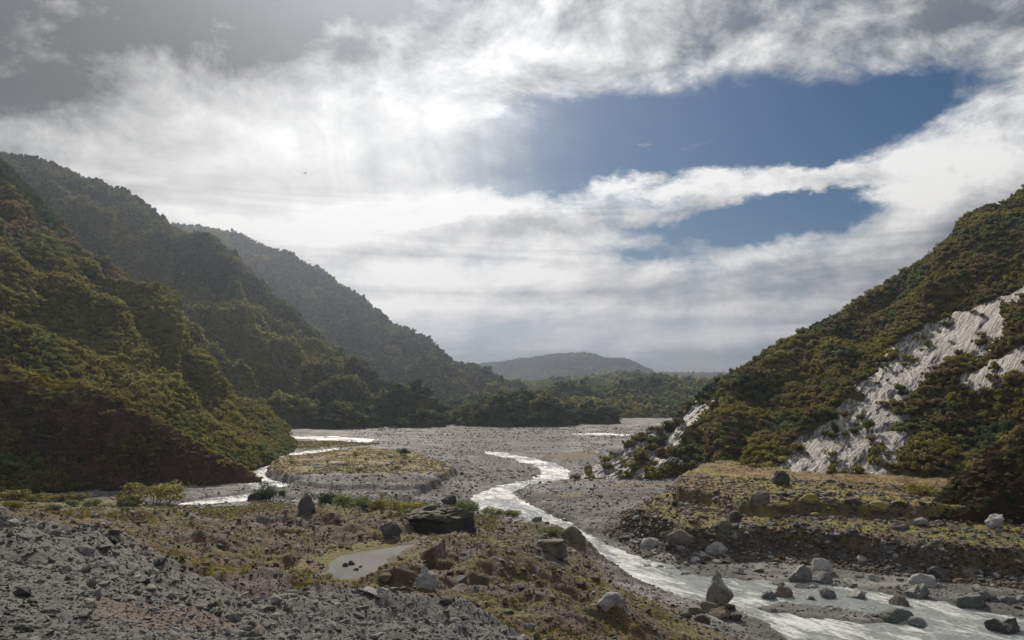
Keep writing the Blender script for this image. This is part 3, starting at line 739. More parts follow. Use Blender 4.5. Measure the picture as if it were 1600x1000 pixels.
# --- the lowland beyond
hill('forest_lowland', 'low forested hills beyond the river flats',
     [(-190, 960, 0), (-40, 850, 0), (40, 800, 0), (120, 790, 0), (220, 800, 0), (330, 800, 0), (520, 820, 0)],
     [(640, 606, 2100), (760, 604, 2050), (850, 598, 2000), (920, 590, 1950), (985, 586, 1900), (1060, 596, 1950), (1250, 606, 2000)],
     200, 90, 16, (50, 12), 0.62, 10, 0.5, 3.3, ((.05, .055, .03), (.06, .065, .03), (.045, .05, .026)))
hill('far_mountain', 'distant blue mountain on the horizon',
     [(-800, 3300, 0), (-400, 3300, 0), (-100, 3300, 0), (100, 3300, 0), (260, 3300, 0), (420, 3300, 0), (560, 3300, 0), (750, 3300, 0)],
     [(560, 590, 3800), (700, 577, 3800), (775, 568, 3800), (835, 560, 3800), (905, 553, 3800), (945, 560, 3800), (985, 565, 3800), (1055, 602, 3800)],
     160, 40, 10, (90, 6), 1.0, 0, 0.4, 5.3, ((.016, .024, .03), (.02, .028, .034), (.014, .02, .028)))  # blue of the distant haze put into the soil colour
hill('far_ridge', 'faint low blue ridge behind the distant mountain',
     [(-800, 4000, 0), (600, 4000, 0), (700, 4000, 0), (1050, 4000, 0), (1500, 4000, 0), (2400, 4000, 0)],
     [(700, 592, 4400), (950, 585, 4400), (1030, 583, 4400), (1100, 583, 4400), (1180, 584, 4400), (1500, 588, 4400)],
     120, 20, 6, (120, 4), 1.0, 0, 0.4, 7.3, ((.016, .024, .03), (.02, .028, .034), (.014, .02, .028)))  # same haze blue put into the ridge colour
def dome(name, label, cx, cy, rx, ry, h, seed):
    n, m = 60, 22
    a = np.linspace(0, 2 * math.pi, n)[:, None]; r = np.linspace(0, 1, m)[None, :]
    x = cx + np.cos(a) * r * rx; y = cy + np.sin(a) * r * ry
    z = h * (np.clip(1 - r ** 2.6, 0, 1) ** 0.8) * (1 + 0.45 * fbm(x / 22, y / 22, seed, 3)) - 2.0 * r
    V = np.stack([x, y, z], -1); V = V[:, ::-1]
    fl = V.reshape(-1, 3)
    n1 = fbm(fl[:, 0] / 10, fl[:, 1] / 10, seed, 3)
    col = lerp(np.tile(np.array([.04, .045, .028]), (len(fl), 1)), np.array([.06, .052, .03]), sm(0, .5, n1))
    me = mesh_arrays(name, fl, grid_quads(n, m), [M_HILL], col, {'rock': np.zeros(len(fl))})
    k = grid_quads(n, m)[20]; nn = np.cross(fl[k[1]] - fl[k[0]], fl[k[2]] - fl[k[0]])
    if nn[2] < 0: me.flip_normals()
    obj(name, me, kind='structure', label=label)
    HILLS[name] = (V, np.linspace(0, 1, m), np.zeros((n, m)))
KNOLLS = [('wide dark wooded knoll on the flats in the valley centre', 'wide knoll in the valley centre', 4, 668, 53, 30, 21, 1.2),
    ('low dark wooded knoll trailing right of the wide knoll', 'low knoll right of the wide knoll', 66, 700, 30, 24, 15, 2.2),
    ('steep round wooded knoll under the left middle spur', 'steep round knoll under the left spur', -88, 668, 34, 26, 27, 3.2),
    ('small low bushy knoll at the edge of the flats', 'small low knoll at the edge of the flats', -72, 636, 21, 14, 7, 4.2),
    ('long bushy knoll beside the left bend of the stream', 'long knoll by the left bend of the stream', -132, 628, 34, 20, 13, 5.2),
    ('pale bushy rise where the left spur meets the flats', 'rise where the left spur meets the flats', -185, 640, 40, 26, 18, 6.2)]
for q, (lab, short, *args) in enumerate(KNOLLS):
    dome('wooded_knoll', lab, *args); HILLS['knoll%d' % q] = HILLS.pop('wooded_knoll')

# ------------------------------------------------------------------ plants: prototypes
def leaf_mesh(name, mat, n_leaf, seed, lobes=7, size=0.11, flat=0.75, tall=1.0, spiky=0.0):
    """a unit-radius shrub crown: leaves spread through several clumps, on short stems"""
    r = np.random.default_rng(seed)
    c = r.normal(size=(lobes, 3)) * (0.42, 0.42, 0.22); c[:, 2] = np.abs(c[:, 2]) * tall + 0.42 * tall
    rad = r.uniform(0.20, 0.48, lobes)
    which = r.integers(0, lobes, n_leaf)
    dvec = r.normal(size=(n_leaf, 3)); dvec /= np.linalg.norm(dvec, axis=1)[:, None]
    rr = r.uniform(0.35, 1.0, n_leaf) ** 0.5 * (1 + 0.35 * r.random(n_leaf) ** 4)
    p = c[which] + dvec * (rad[which] * rr)[:, None] * (1, 1, flat)
    p[:, 2] = np.maximum(p[:, 2], 0.02)
    nrm = dvec + r.normal(size=(n_leaf, 3)) * 0.55 + (0, 0, 0.35)
    nrm /= np.linalg.norm(nrm, axis=1)[:, None]
    a = np.cross(nrm, r.normal(size=(n_leaf, 3))); a /= np.linalg.norm(a, axis=1)[:, None]
    b = np.cross(nrm, a)
    s = size * r.uniform(0.6, 1.4, n_leaf)[:, None]
    if spiky: a = a * (1 - spiky); b = b * (1 + spiky)
    V = np.stack([p - a * s * .6, p - b * s + nrm * s * .1, p + a * s * .6, p + b * s + nrm * s * .25], 1).reshape(-1, 3)
    Q = np.arange(len(V)).reshape(-1, 4)
    # stems
    sv, sq = [], []
    for k in range(lobes):
        e = c[k]; w = 0.022
        for j in range(3):
            o = 2 * math.pi * j / 3
            sv += [(math.cos(o) * w, math.sin(o) * w, -0.25), (e[0] + math.cos(o) * w * .4, e[1] + math.sin(o) * w * .4, e[2])]
        base = len(V) + k * 6
        for j in range(3):
            i0, i1 = base + 2 * j, base + 2 * ((j + 1) % 3)
            sq.append((i0, i1, i1 + 1, i0 + 1))
    V = np.concatenate([V, np.array(sv)]); nl = len(Q); Q = np.concatenate([Q, np.array(sq)])
    me = mesh_arrays(name, V, Q, [mat, M_BARK], smooth=False)
    mi = np.zeros(len(Q), np.int32); mi[nl:] = 1
    me.polygons.foreach_set('material_index', mi)
    return me
def proto_collection(name, meshes):
    c = bpy.data.collections.new(name)
    for i, me in enumerate(meshes):
        o = bpy.data.objects.new('%s_%02d' % (name, i), me); c.objects.link(o)
    return c
SHRUB = [[leaf_mesh('shrub_%d_%d' % (k, s), M_LEAF[k], 620, 10 + 7 * k + s, 8, 0.115) for s in range(3)] for k in range(5)]
SHRUB_FLAT = [m for g in SHRUB for m in g]
C_SHRUB = proto_collection('shrub', SHRUB_FLAT)
C_TREE = proto_collection('tree', [leaf_mesh('tree_%d_%d' % (k, s), M_LEAF[k], 420, 90 + 5 * k + s, 6, 0.16, 0.8, 1.3) for k in range(5) for s in range(2)])

C_MOSS = proto_collection('moss', [leaf_mesh('moss_%d' % q, mat_leaf('moss_%d' % q, (.22, .18, .04), (.33, .27, .07), .15), 300, 700 + q, 9, .12, .5, .5) for q in range(2)])  # yellow moss, sunlight on the knob crest put into its bright colour
def instancer(name, coll, pos, scale, rot, idx, label, cat=None):
    me = bpy.data.meshes.new(name); n = len(pos)
    me.vertices.add(n); me.vertices.foreach_set('co', np.ascontiguousarray(pos, np.float32).ravel())
    for nm, ty, arr, key in (('s', 'FLOAT_VECTOR', scale, 'vector'), ('r', 'FLOAT_VECTOR', rot, 'vector')):
        a = me.attributes.new(nm, ty, 'POINT'); a.data.foreach_set(key, np.ascontiguousarray(arr, np.float32).ravel())
    a = me.attributes.new('k', 'INT', 'POINT'); a.data.foreach_set('value', np.ascontiguousarray(idx, np.int32))
    o = obj(name, me, kind='stuff', label=label, cat=cat)
    ng = bpy.data.node_groups.new(name, 'GeometryNodeTree')
    ng.interface.new_socket('Geometry', in_out='INPUT', socket_type='NodeSocketGeometry')
    ng.interface.new_socket('Geometry', in_out='OUTPUT', socket_type='NodeSocketGeometry')
    N = ng.nodes; gi, go = N.new('NodeGroupInput'), N.new('NodeGroupOutput')
    ip = N.new('GeometryNodeInstanceOnPoints'); ci = N.new('GeometryNodeCollectionInfo')
    ci.inputs['Collection'].default_value = coll; ci.inputs['Separate Children'].default_value = True; ci.inputs['Reset Children'].default_value = True
    def na(nm, ty):
        q = N.new('GeometryNodeInputNamedAttribute'); q.data_type = ty; q.inputs['Name'].default_value = nm; return q.outputs[0]
    ip.inputs['Pick Instance'].default_value = True
    L = ng.links.new
    L(gi.outputs[0], ip.inputs['Points']); L(ci.outputs[0], ip.inputs['Instance']); L(na('k', 'INT'), ip.inputs['Instance Index'])
    L(na('r', 'FLOAT_VECTOR'), ip.inputs['Rotation']); L(na('s', 'FLOAT_VECTOR'), ip.inputs['Scale']); L(ip.outputs[0], go.inputs[0])
    md = o.modifiers.new('scatter', 'NODES'); md.node_group = ng
    return o

def scatter_on(hname, count, tmax=1.12, tmin=0.0, rockcut=0.45):
    G, T, rock = HILLS[hname]
    keep = (T[:-1] >= tmin - 1e-6) & (T[1:] <= tmax + 1e-6)
    a, b, c, d = G[:-1, :-1], G[1:, :-1], G[1:, 1:], G[:-1, 1:]
    area = 0.5 * np.linalg.norm(np.cross(c - a, d - b), axis=-1) * keep[None, :]
    pr = area.ravel() / area.sum()
    k = rng.choice(len(pr), count, p=pr)
    u, v = rng.random(count)[:, None], rng.random(count)[:, None]
    A, B, C_, D_ = [q.reshape(-1, 3)[k] for q in (a, b, c, d)]
    pos = (A * (1 - u) + B * u) * (1 - v) + (D_ * (1 - u) + C_ * u) * v
    rk = rock[:-1, :-1].ravel()[k]
    tuftn = fbm(pos[:, 0] / 7, pos[:, 1] / 7, pos[:, 2] / 7, 3)
    ok = ((rk + rng.normal(size=count) * 0.06 < rockcut) | (tuftn > 0.42)) & (pos[:, 2] > -1)
    # leave out what is far outside the picture
    px = 800 + F * pos[:, 0] / pos[:, 1]; py = HY - F * (pos[:, 2] - H) / pos[:, 1]
    ok &= (px > -350) & (px < 1950) & (py > -200)
    return pos[ok]
def kinds(pos, seed, weights, nvar, sc=28.0, mixing=0.10, bias=()):
    """plant kind by patches plus some mixing"""
    x, y, z = pos.T
    f = fbm(x / sc + z / sc * .6, y / sc, seed, 4) * 0.55 + rng.normal(size=len(x)) * mixing
    for c, r, amt in bias: f = f + amt * np.exp(-(((pos - c) / r) ** 2).sum(1))
    rank = np.argsort(np.argsort(f)) / max(1, len(f))
    cum = np.cumsum([w for _, w in weights]); cum = cum / cum[-1]
    sel = np.searchsorted(cum, rank); ks = np.array([k for k, _ in weights])[np.clip(sel, 0, len(weights) - 1)]
    return ks * nvar + rng.integers(0, nvar, len(x))
def sizes(n, lo, hi, asp=(0.7, 1.1), e=2.4):
    r = lo + (hi - lo) * rng.random(n) ** e
    return np.stack([r * rng.uniform(.85, 1.15, n), r * rng.uniform(.85, 1.15, n), r * rng.uniform(*asp, n)], -1)
def rots(n, tilt=0.15):
    return np.stack([rng.normal(size=n) * tilt, rng.normal(size=n) * tilt, rng.uniform(0, 6.28, n)], -1)

# individual shrubs: the largest ones in view on the right slope and left slope
def individuals(pos, sc, rot, idx, count, name, label, cat, group, meshes):
    d = np.linalg.norm(pos - (0, 0, H), axis=1)
    px = 800 + F * pos[:, 0] / pos[:, 1]; py = HY - F * (pos[:, 2] - H) / pos[:, 1]
    app = sc[:, 0] / d * ((px > 10) & (px < 1590) & (py > 10) & (py < 990))
    order = np.argsort(-app)[:count]
    for k in order:
        hue = ('green', 'olive', 'brown', 'dark green', 'pale green')[idx[k] // 3]
        o = obj(name, meshes[idx[k]], label=hue + ' ' + label(pos[k]), cat=cat, group=hue + ' ' + group)
        o.location = pos[k]; o.scale = sc[k]; o.rotation_euler = rot[k]
    m = np.ones(len(pos), bool); m[order] = False
    return m

def right_zone(q):
    px = 800 + F * q[0] / q[1]; py = HY - F * (q[2] - H) / q[1]
    if px < 1120: return 'shrub on the rocky nose of the right hillside by the river'
    if py > 690 and px > 1380: return 'shrub between the bare slab and the dark spur'
    if px > 1380 and py > 560: return 'shrub on the right hillside below the upper bare slab'
    if px < 1260: return 'shrub on the lower right hillside left of the bare slab'
    return 'shrub high on the right hillside above the bare slabs'
def left_zone(q):
    px = 800 + F * q[0] / q[1]; py = HY - F * (q[2] - H) / q[1]
    if px > 330: return 'shrub at the foot of the left hillside by the stream'
    if py < 480: return 'shrub high up on the steep left hillside'
    return 'shrub on the left hillside above the dark rock knob'
p = scatter_on('hillside_right', 90000)
i_ = kinds(p, 2.0, [(3, .10), (0, .18), (2, .30), (1, .31), (4, .11)], 3, 34, .07); s_ = sizes(len(p), .5, 2.4, (.8, 1.5)); r_ = rots(len(p))
gx = 800 + F * p[:, 0] / p[:, 1]
m_ = individuals(p, s_, r_, i_, 150, 'hillside_shrub', right_zone, 'shrub', 'shrubs of the right hillside scrub', SHRUB_FLAT)
instancer('hillside_scrub', C_SHRUB, p[m_], s_[m_], r_[m_], i_[m_], 'dense olive and brown scrub covering the right hillside')
p = scatter_on('hillside_left', 100000)
i_ = kinds(p, 5.0, [(3, .13), (2, .18), (0, .27), (1, .28), (4, .14)], 3, 40, .07, [((-170, 380, 60), 60, .5), ((-300, 450, 150), 70, -.9)]); s_ = sizes(len(p), .6, 2.6, (.8, 1.5)); r_ = rots(len(p))
m_ = individuals(p, s_, r_, i_, 120, 'hillside_shrub', left_zone, 'shrub', 'shrubs of the left hillside scrub', SHRUB_FLAT)
instancer('hillside_scrub', C_SHRUB, p[m_], s_[m_], r_[m_], i_[m_], 'dark green and brown scrub covering the left hillside')
p = scatter_on('rock_knob_left', 12000); p = p[fbm(p[:, 0] / 9, p[:, 1] / 9, p[:, 2] / 9, 3) > 0.0]
i_ = kinds(p, 3.0, [(2, .40), (0, .25), (1, .35)], 3, 12); instancer('knob_scrub', C_SHRUB, p - (0, 0, .2), sizes(len(p), .3, 1.5), rots(len(p)), i_, 'brown low scrub on the dark rock knob')
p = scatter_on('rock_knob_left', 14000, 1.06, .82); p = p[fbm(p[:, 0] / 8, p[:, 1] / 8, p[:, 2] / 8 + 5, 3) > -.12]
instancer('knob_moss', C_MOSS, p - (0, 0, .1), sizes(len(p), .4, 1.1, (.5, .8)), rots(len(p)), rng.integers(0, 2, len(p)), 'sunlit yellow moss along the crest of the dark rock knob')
p = scatter_on('dark_spur_right', 5000)
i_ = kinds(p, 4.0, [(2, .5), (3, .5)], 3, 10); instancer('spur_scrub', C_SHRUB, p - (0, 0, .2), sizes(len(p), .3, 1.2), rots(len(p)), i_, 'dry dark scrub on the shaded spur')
p = scatter_on('ridge_left_middle', 110000)
i_ = kinds(p, 6.0, [(3, .36), (2, .06), (0, .36), (1, .15), (4, .07)], 2, 60, .06, [(P(430, 520, 740), (60, 90, 60), .9), (P(330, 560, 700), (60, 90, 50), .5)]); instancer('spur_forest', C_TREE, p, sizes(len(p), 1.2, 3.8, (.8, 1.7)), rots(len(p)), i_, 'dark forest covering the left middle spur')
p = scatter_on('ridge_left_far', 90000)
i_ = kinds(p, 7.0, [(3, .45), (0, .4), (1, .15)], 2, 120); instancer('ridge_forest', C_TREE, p, sizes(len(p), 2.2, 5.2, (.8, 1.6)), rots(len(p)), i_, 'hazy forest covering the far left ridge')
p = scatter_on('forest_lowland', 24000)
i_ = kinds(p, 8.0, [(3, .3), (0, .4), (1, .2), (4, .1)], 2, 120); instancer('lowland_forest', C_TREE, p, sizes(len(p), 4.0, 9.0, (.8, 1.4)) * np.clip(p[:, 1:2] / 1300, .55, 1.3), rots(len(p)), i_, 'soft green forest on the low hills beyond the flats')

p = scatter_on('far_mountain', 26000); i_ = kinds(p, 9.0, [(3, .7), (0, .3)], 2, 200)
instancer('mountain_forest', C_TREE, p, sizes(len(p), 4.5, 9.0, (.7, 1.2)), rots(len(p)), i_, 'distant forest covering the blue mountain')
p = scatter_on('far_ridge', 12000); i_ = kinds(p, 9.5, [(3, .8), (0, .2)], 2, 200)
instancer('far_ridge_forest', C_TREE, p, sizes(len(p), 3.5, 8.0, (.7, 1.3)), rots(len(p)), i_, 'distant forest covering the faint low ridge')
TH = ('green', 'olive', 'brown', 'dark', 'pale green')
TREES = [o.data for o in sorted(C_TREE.objects, key=lambda o: o.name)]
for q, (lab, short, cx, cy, rx, ry, h, sd_) in enumerate(KNOLLS):
    cnt = int(rx * ry / 6.0)
    p = scatter_on('knoll%d' % q, cnt, 1.0)
    i_ = kinds(p, 8.0 + q, [(3, .62), (0, .28), (1, .10)] if q != 5 else [(0, .4), (1, .35), (4, .25)], 2, 16)
    s_ = sizes(len(p), 2.8, 5.5, (.8, 1.2)); r_ = rots(len(p))
    fr = p[:, 1] < cy + 2
    order = np.argsort(-s_[:, 0] * fr)[:min(45, fr.sum())]
    m_ = np.ones(len(p), bool); m_[order] = False
    for k in order:
        o = obj('tree', TREES[i_[k]], label=TH[i_[k] // 2] + ' rounded tree on the ' + short, cat='tree', group=TH[i_[k] // 2] + ' trees on the ' + short)
        o.location = p[k]; o.scale = s_[k]; o.rotation_euler = r_[k]
    instancer('knoll_wood', C_TREE, p[m_], s_[m_], r_[m_], i_[m_], 'bushy undergrowth covering the ' + short)

# ------------------------------------------------------------------ rocks
def ico(sub):
    bm = bmesh.new(); bmesh.ops.create_icosphere(bm, subdivisions=sub, radius=1.0)
    bm.verts.ensure_lookup_table()
    V = np.array([v.co[:] for v in bm.verts]); T = np.array([[v.index for v in f.verts] for f in bm.faces]); bm.free()
    return V, T
ICO = {k: ico(k) for k in (1, 2, 3, 4, 5)}
def rock_mesh(name, seed, mat, sub=2, cuts=5, rough=0.22, smooth=False, shape=None, form=(1, 1, .7)):
    V, T = ICO[sub]; V = V.copy(); r = np.random.default_rng(seed)
    for _ in range(cuts):
        nrm = r.normal(size=3); nrm /= np.linalg.norm(nrm); c = r.uniform(0.40, 0.75)
        dd = V @ nrm; V = V - np.clip(dd - c, 0, None)[:, None] * nrm * 0.92
    o = seed * 3.17
    V = V * (1 + rough * fbm(V[:, 0] * 1.1 + o, V[:, 1] * 1.1, V[:, 2] * 1.1, 3 if sub < 3 else 5))[:, None]
    if sub >= 4:
        V = V * (1 - 0.10 * np.abs(fbm(V[:, 0] * 2.6 + o, V[:, 1] * 2.6, V[:, 2] * 3.4, 3)))[:, None]
    if shape: V = shape(V)
    V = V - (V.max(0) + V.min(0)) / 2; V = V / (V.max(0) - V.min(0)) * 2   # unit half-extents
    V = V * form
    me = mesh_arrays(name, V, T, [mat], smooth=smooth)
    if smooth: me.set_sharp_from_angle(angle=R(24))
    return me
PEB = [rock_mesh('stone_%d_%d' % (k, q), 11 * k + q, M_PEB[k], 2 if q < 2 else 1, 4, 0.2, False, form=(1, .8, .55)) for k in range(4) for q in range(4)]
C_PEB = proto_collection('stone', PEB)

def polar(n, d0, d1, a0=-0.66, a1=0.66):
    """points spread evenly over angle and log distance"""
    d = d0 * (d1 / d0) ** rng.random(n); a = rng.uniform(a0, a1, n)
    return np.sin(a) * d, np.cos(a) * d
def stones(name, label, x, y, size, w, sink=0.25):
    z = ground_z(x, y)
    k = rng.choice(4, len(x), p=np.array(w) / np.sum(w)) * 4 + rng.integers(0, 4, len(x))
    asp = np.stack([rng.uniform(.8, 1.25, len(x)), rng.uniform(.8, 1.25, len(x)), rng.uniform(.7, 1.3, len(x))], -1) * size[:, None]
    instancer(name, C_PEB, np.stack([x, y, z + size * (0.45 - sink)], -1), asp, rots(len(x), 0.35), k, label)
def psize(d, lo, hi, n, e=2.2):
    """stone half-length in metres: power law between apparent sizes lo..hi (pixels of the 1600 frame)"""
    u = rng.random(n); px = (lo ** -e + u * (hi ** -e - lo ** -e)) ** (-1 / e)
    return px * d / F * 0.5
x, y = polar(85000, 13, 78); k = y < heap_edge(x) + 4 + rng.normal(size=len(x)) * 2.5; x, y = x[k], y[k]; d = np.hypot(x, y)
stones('foreground_pebbles', 'grey angular pebbles heaped in the left foreground', x, y, psize(d, 2.2, 24, len(x), 2.3), [5, 3.0, 1.0, .35])
x, y = polar(36000, 50, 235, -0.66, 0.36); d = np.hypot(x, y)
k = (y > heap_edge(x) + 2) & (base_z(x, y) > 1.0) & (sdist(x, y, POND) < -0.3) & (sdist(x, y, RIVER) < -0.5); x, y, d = x[k], y[k], d[k]
stones('moraine_stones', 'brown and grey stones strewn over the moraine', x, y, psize(d, 2.0, 12, len(x), 2.3), [1.2, .2, 1.2, 3.6])
x, y = polar(26000, 105, 330, -0.30, 0.66); d = np.hypot(x, y)
k = (base_z(x, y) < 1.5) & (sdist(x, y, TERR1) < -1) & ((sdist(x, y, RIVER) < 0.4) | (sdist(x, y, ISLET) > -.5)); x, y, d = x[k], y[k], d[k]
stones('riverbed_stones', 'grey cobbles of the riverbed', x, y, psize(d, 1.6, 9, len(x), 2.2), [4, .6, 2.4, .6])
x, y = polar(9000, 205, 420, -0.60, -0.05); d = np.hypot(x, y)
k = (ground_z(x, y, False) < 2.2) & (sdist(x, y, ISLAND) < -2) & (sdist(x, y, RIVER) < 0.2); x, y, d = x[k], y[k], d[k]
stones('flats_stones', 'grey cobbles of the flats left of the river', x, y, psize(d, 1.4, 6, len(x), 2.4), [4, .8, 2.4, .6])
x, y = polar(12000, 300, 640, -0.20, 0.26); d = np.hypot(x, y)
k = (ground_z(x, y, False) < 2.5) & (sdist(x, y, ISLAND) < -1) & (sdist(x, y, RIVER) < 0) & (fbm(x / 40, y / 22, 31.0, 3) > -.15); x, y, d = x[k], y[k], d[k]
stones('far_flats_stones', 'dark cobbles scattered over the far gravel flats', x, y, psize(d, 1.3, 3.6, len(x), 2.4), [3, .5, 4, 1])
def along(pg, n, lo, hi):
    seg = np.roll(pg, -1, 0) - pg; ln = np.linalg.norm(seg, axis=1); ok = np.arange(len(pg)) < 9
    k = rng.choice(len(pg), n, p=ln * ok / (ln * ok).sum()); u = rng.random(n)[:, None]
    q = pg[k] + seg[k] * u; nr = np.stack([seg[k, 1], -seg[k, 0]], -1) / ln[k, None]
    q = q + nr * rng.uniform(lo, hi, n)[:, None]
    return q[:, 0], q[:, 1]
for pg, n_, lab in ((TERR1, 16000, 'rubble of the cut bank under the green terrace'), (TERR2, 6000, 'rubble of the step below the upper terrace')):
    x, y = along(pg, n_, -1.5, 7.5); k = (y > 90) & (y < 330) & (800 + F * x / y < 1750); x, y = x[k], y[k]; d = np.hypot(x, y)
    stones('bank_rubble', lab, x, y, psize(d, 2.4, 13, len(x), 2.0), [1.0, .2, 2.0, 2.6], .2)
x, y = polar(11000, 150, 240, 0.12, 0.66); d = np.hypot(x, y)
k = sdist(x, y, TERR1) > -8; x, y, d = x[k], y[k], d[k]
stones('terrace_stones', 'brown stones of the right bank and terraces', x, y, psize(d, 2.0, 10, len(x), 2.2), [.8, .15, 2.0, 3.4])

BN = [0]
def boulder(px, py, w, h, label, mat, seed, group=None, cuts=4, form=1.0, shape=None, tilt=(0, 0), name='boulder', depth=0.8, sink=0.12):
    """a boulder whose foot is seen at px, py and which is w by h pixels of the photograph"""
    q = hit(px, py); q[2] = max(q[2], WATER_Z - .25) if q[2] < 0.2 else q[2]
    m = math.hypot(q[0], q[1]) / F
    W, Hh = w * m, h * m
    me = rock_mesh(name, seed, mat, 5 if w > 60 else 4, cuts, 0.30 if cuts > 4 else 0.15, True, shape, (1, 1, 1))
    o = obj(name, me, label=label, cat='boulder', group=group)
    o.scale = (W / 2, W / 2 * depth, Hh * 0.78)
    o.rotation_euler = (tilt[0], tilt[1], 0)
    o.location = (q[0], q[1] + W / 2 * depth * 0.6, q[2] + Hh * 0.22)
    return o
def peak(V):
    k = np.clip((V[:, 2] + 1) / 2, 0, 1); V = V.copy()
    f = 1.05 - 0.80 * np.clip(k * 1.25 - .25, 0, 1) ** 1.1; V[:, 0] = V[:, 0] * f - 0.10 * k; V[:, 1] *= f
    return V
def slab(V):
    V = V.copy(); V[:, 2] = np.sign(V[:, 2]) * np.abs(V[:, 2]) ** 0.6 + V[:, 0] * 0.22
    return V
G_ = M_PEB[0]
boulder(1120, 946, 48, 46, 'tall pointed pale grey boulder standing in the river', mat_rock('pale_river_boulder', (.15, .145, .135), (.31, .30, .28)), 5, shape=peak, cuts=7)
boulder(685, 830, 118, 38, 'huge flat dark boulder lying on the moraine by the bushes', mat_rock('dark_boulder', (.035, .04, .032), (.085, .08, .065), (.09, .08, .045, .45)), 8, shape=slab, cuts=8, depth=.6)
boulder(608, 842, 32, 26, 'dark angular boulder just left of the huge flat boulder', M_PEB[2], 12)
boulder(665, 920, 42, 30, 'angular grey boulder on the moraine below the silty pool', G_, 19, cuts=9)
boulder(478, 798, 26, 19, 'dark leaning slab of rock standing up on the plateau rim', M_PEB[2], 23, shape=slab, tilt=(0, -.5), depth=.5)
boulder(396, 782, 26, 12, 'dark tilted slab beside the side stream', M_PEB[2], 27, shape=slab, tilt=(0, -.3))
boulder(702, 789, 24, 14, 'small dark slab leaning above the huge flat boulder', M_PEB[2], 29, shape=slab, tilt=(0, -.3))
boulder(1068, 857, 48, 22, 'reddish brown boulder at the tip of the right bank', M_REDROCK, 31)
boulder(1120, 867, 36, 18, 'grey boulder right of the reddish brown bank boulder', G_, 35)
boulder(1018, 858, 34, 16, 'grey boulder half buried in the gravel beside the river', G_, 37)
boulder(863, 868, 52, 22, 'flat mossy grey boulder on the edge of the moraine', M_MOSSROCK, 41, shape=slab, cuts=8)
boulder(955, 953, 46, 24, 'pale slanting slab half buried in the moraine', M_PEB[1], 43, shape=slab, cuts=8)
boulder(895, 848, 34, 24, 'dark mossy boulder where the moraine drops to the river', M_MOSSROCK, 47)
boulder(1252, 916, 34, 26, 'dark round boulder at the far edge of the river', M_WET, 53, cuts=3)
boulder(1288, 897, 30, 22, 'pale rounded boulder on the bank above the dark round boulder', M_PEB[1], 57, cuts=3)
boulder(1285, 914, 34, 16, 'low grey boulder right of the dark round boulder', G_, 58, cuts=3)
boulder(1226, 938, 30, 18, 'reddish boulder in the river, larger of a pair', M_REDROCK, 61)
boulder(1203, 941, 22, 15, 'grey boulder in the river, smaller of a pair', M_WET, 63)
boulder(1296, 940, 23, 15, 'rounded grey boulder alone in the river', G_, 67, cuts=4)
boulder(1268, 941, 14, 8, 'little dark stone in the river between two boulders', M_WET, 68)
boulder(1341, 937, 27, 13, 'dark low boulder in mid river', M_WET, 71)
boulder(1408, 950, 28, 14, 'reddish grey boulder in mid river', M_REDROCK, 73)
boulder(1408, 977, 52, 18, 'flat dark green grey boulder in the lower river', M_GREENROCK, 79, cuts=4)
boulder(1440, 985, 30, 14, 'dark boulder at the tail of the flat green grey one', M_WET, 83)
boulder(1438, 936, 28, 20, 'dark boulder leaning over the far edge of the river', M_WET, 89, cuts=7)
boulder(1472, 908, 30, 18, 'dark rounded boulder on top of the far bank stones', M_PEB[2], 97, cuts=3)
boulder(1448, 917, 36, 15, 'grey boulder below the dark rounded bank boulder', G_, 98, cuts=3)
boulder(1520, 952, 40, 16, 'greenish boulder lapped by the river at the right', M_GREENROCK, 101, cuts=3)
boulder(1543, 938, 34, 12, 'long pale green boulder behind the greenish one', M_GREENROCK, 102, cuts=3)
boulder(1578, 994, 46, 20, 'dark angular boulder in the river at the lower right', M_PEB[2], 103, cuts=9)
boulder(1558, 824, 24, 17, 'pale grey boulder on the green terrace', G_, 107, cuts=7)
boulder(1440, 822, 26, 10, 'low pale boulder at the foot of the dark spur', M_PEB[1], 109)
boulder(1222, 760, 26, 22, 'black boulder standing on the upper terrace', M_PEB[2], 113)
boulder(1190, 790, 30, 16, 'brown slab on the step between the terraces', M_REDROCK, 127, shape=slab)
boulder(1375, 806, 34, 13, 'bright yellow moss covered boulder on the green terrace', M_BRIGHTMOSS, 131, cuts=2)
boulder(1334, 805, 24, 9, 'pinkish grey boulder left of the bright mossy one', M_REDROCK, 137)
boulder(1408, 797, 22, 9, 'mossy boulder right of the bright mossy one', M_BRIGHTMOSS, 139, cuts=2)
boulder(1410, 830, 24, 11, 'brown boulder at the lip of the green terrace', M_REDROCK, 141)
boulder(1268, 803, 26, 13, 'yellow mossy boulder at the left of the green terrace', M_BRIGHTMOSS, 149, cuts=3)
boulder(1220, 800, 34, 12, 'broad yellow mossy hump on the green terrace', M_BRIGHTMOSS, 151, cuts=2)
boulder(1148, 818, 24, 18, 'mossy brown boulder on the bank at the terrace corner', M_MOSSROCK, 157)
boulder(1132, 832, 20, 15, 'mossy boulder low on the bank at the terrace corner', M_MOSSROCK, 158)
for q, (a, b, w_, h_) in enumerate([(1112, 958, 34, 15), (1090, 962, 26, 11), (1128, 968, 36, 17), (1098, 974, 26, 12), (1150, 972, 24, 12), (1072, 966, 20, 9), (1140, 955, 22, 10)]):
    boulder(a, b, w_, h_, 'mossy brown boulder in the cluster by the pointed river boulder', M_MOSSROCK, 160 + q, 'mossy boulders by the pointed river boulder', 4)
for q, (a, b, w_, h_) in enumerate([(540, 888, 12, 8), (549, 886, 13, 9), (555, 895, 10, 6), (562, 889, 9, 5)]):
    boulder(a, b, w_, h_, 'small dark stone in the cluster in the silty pool', M_PEB[2], 170 + q, 'dark stones in the silty pool')
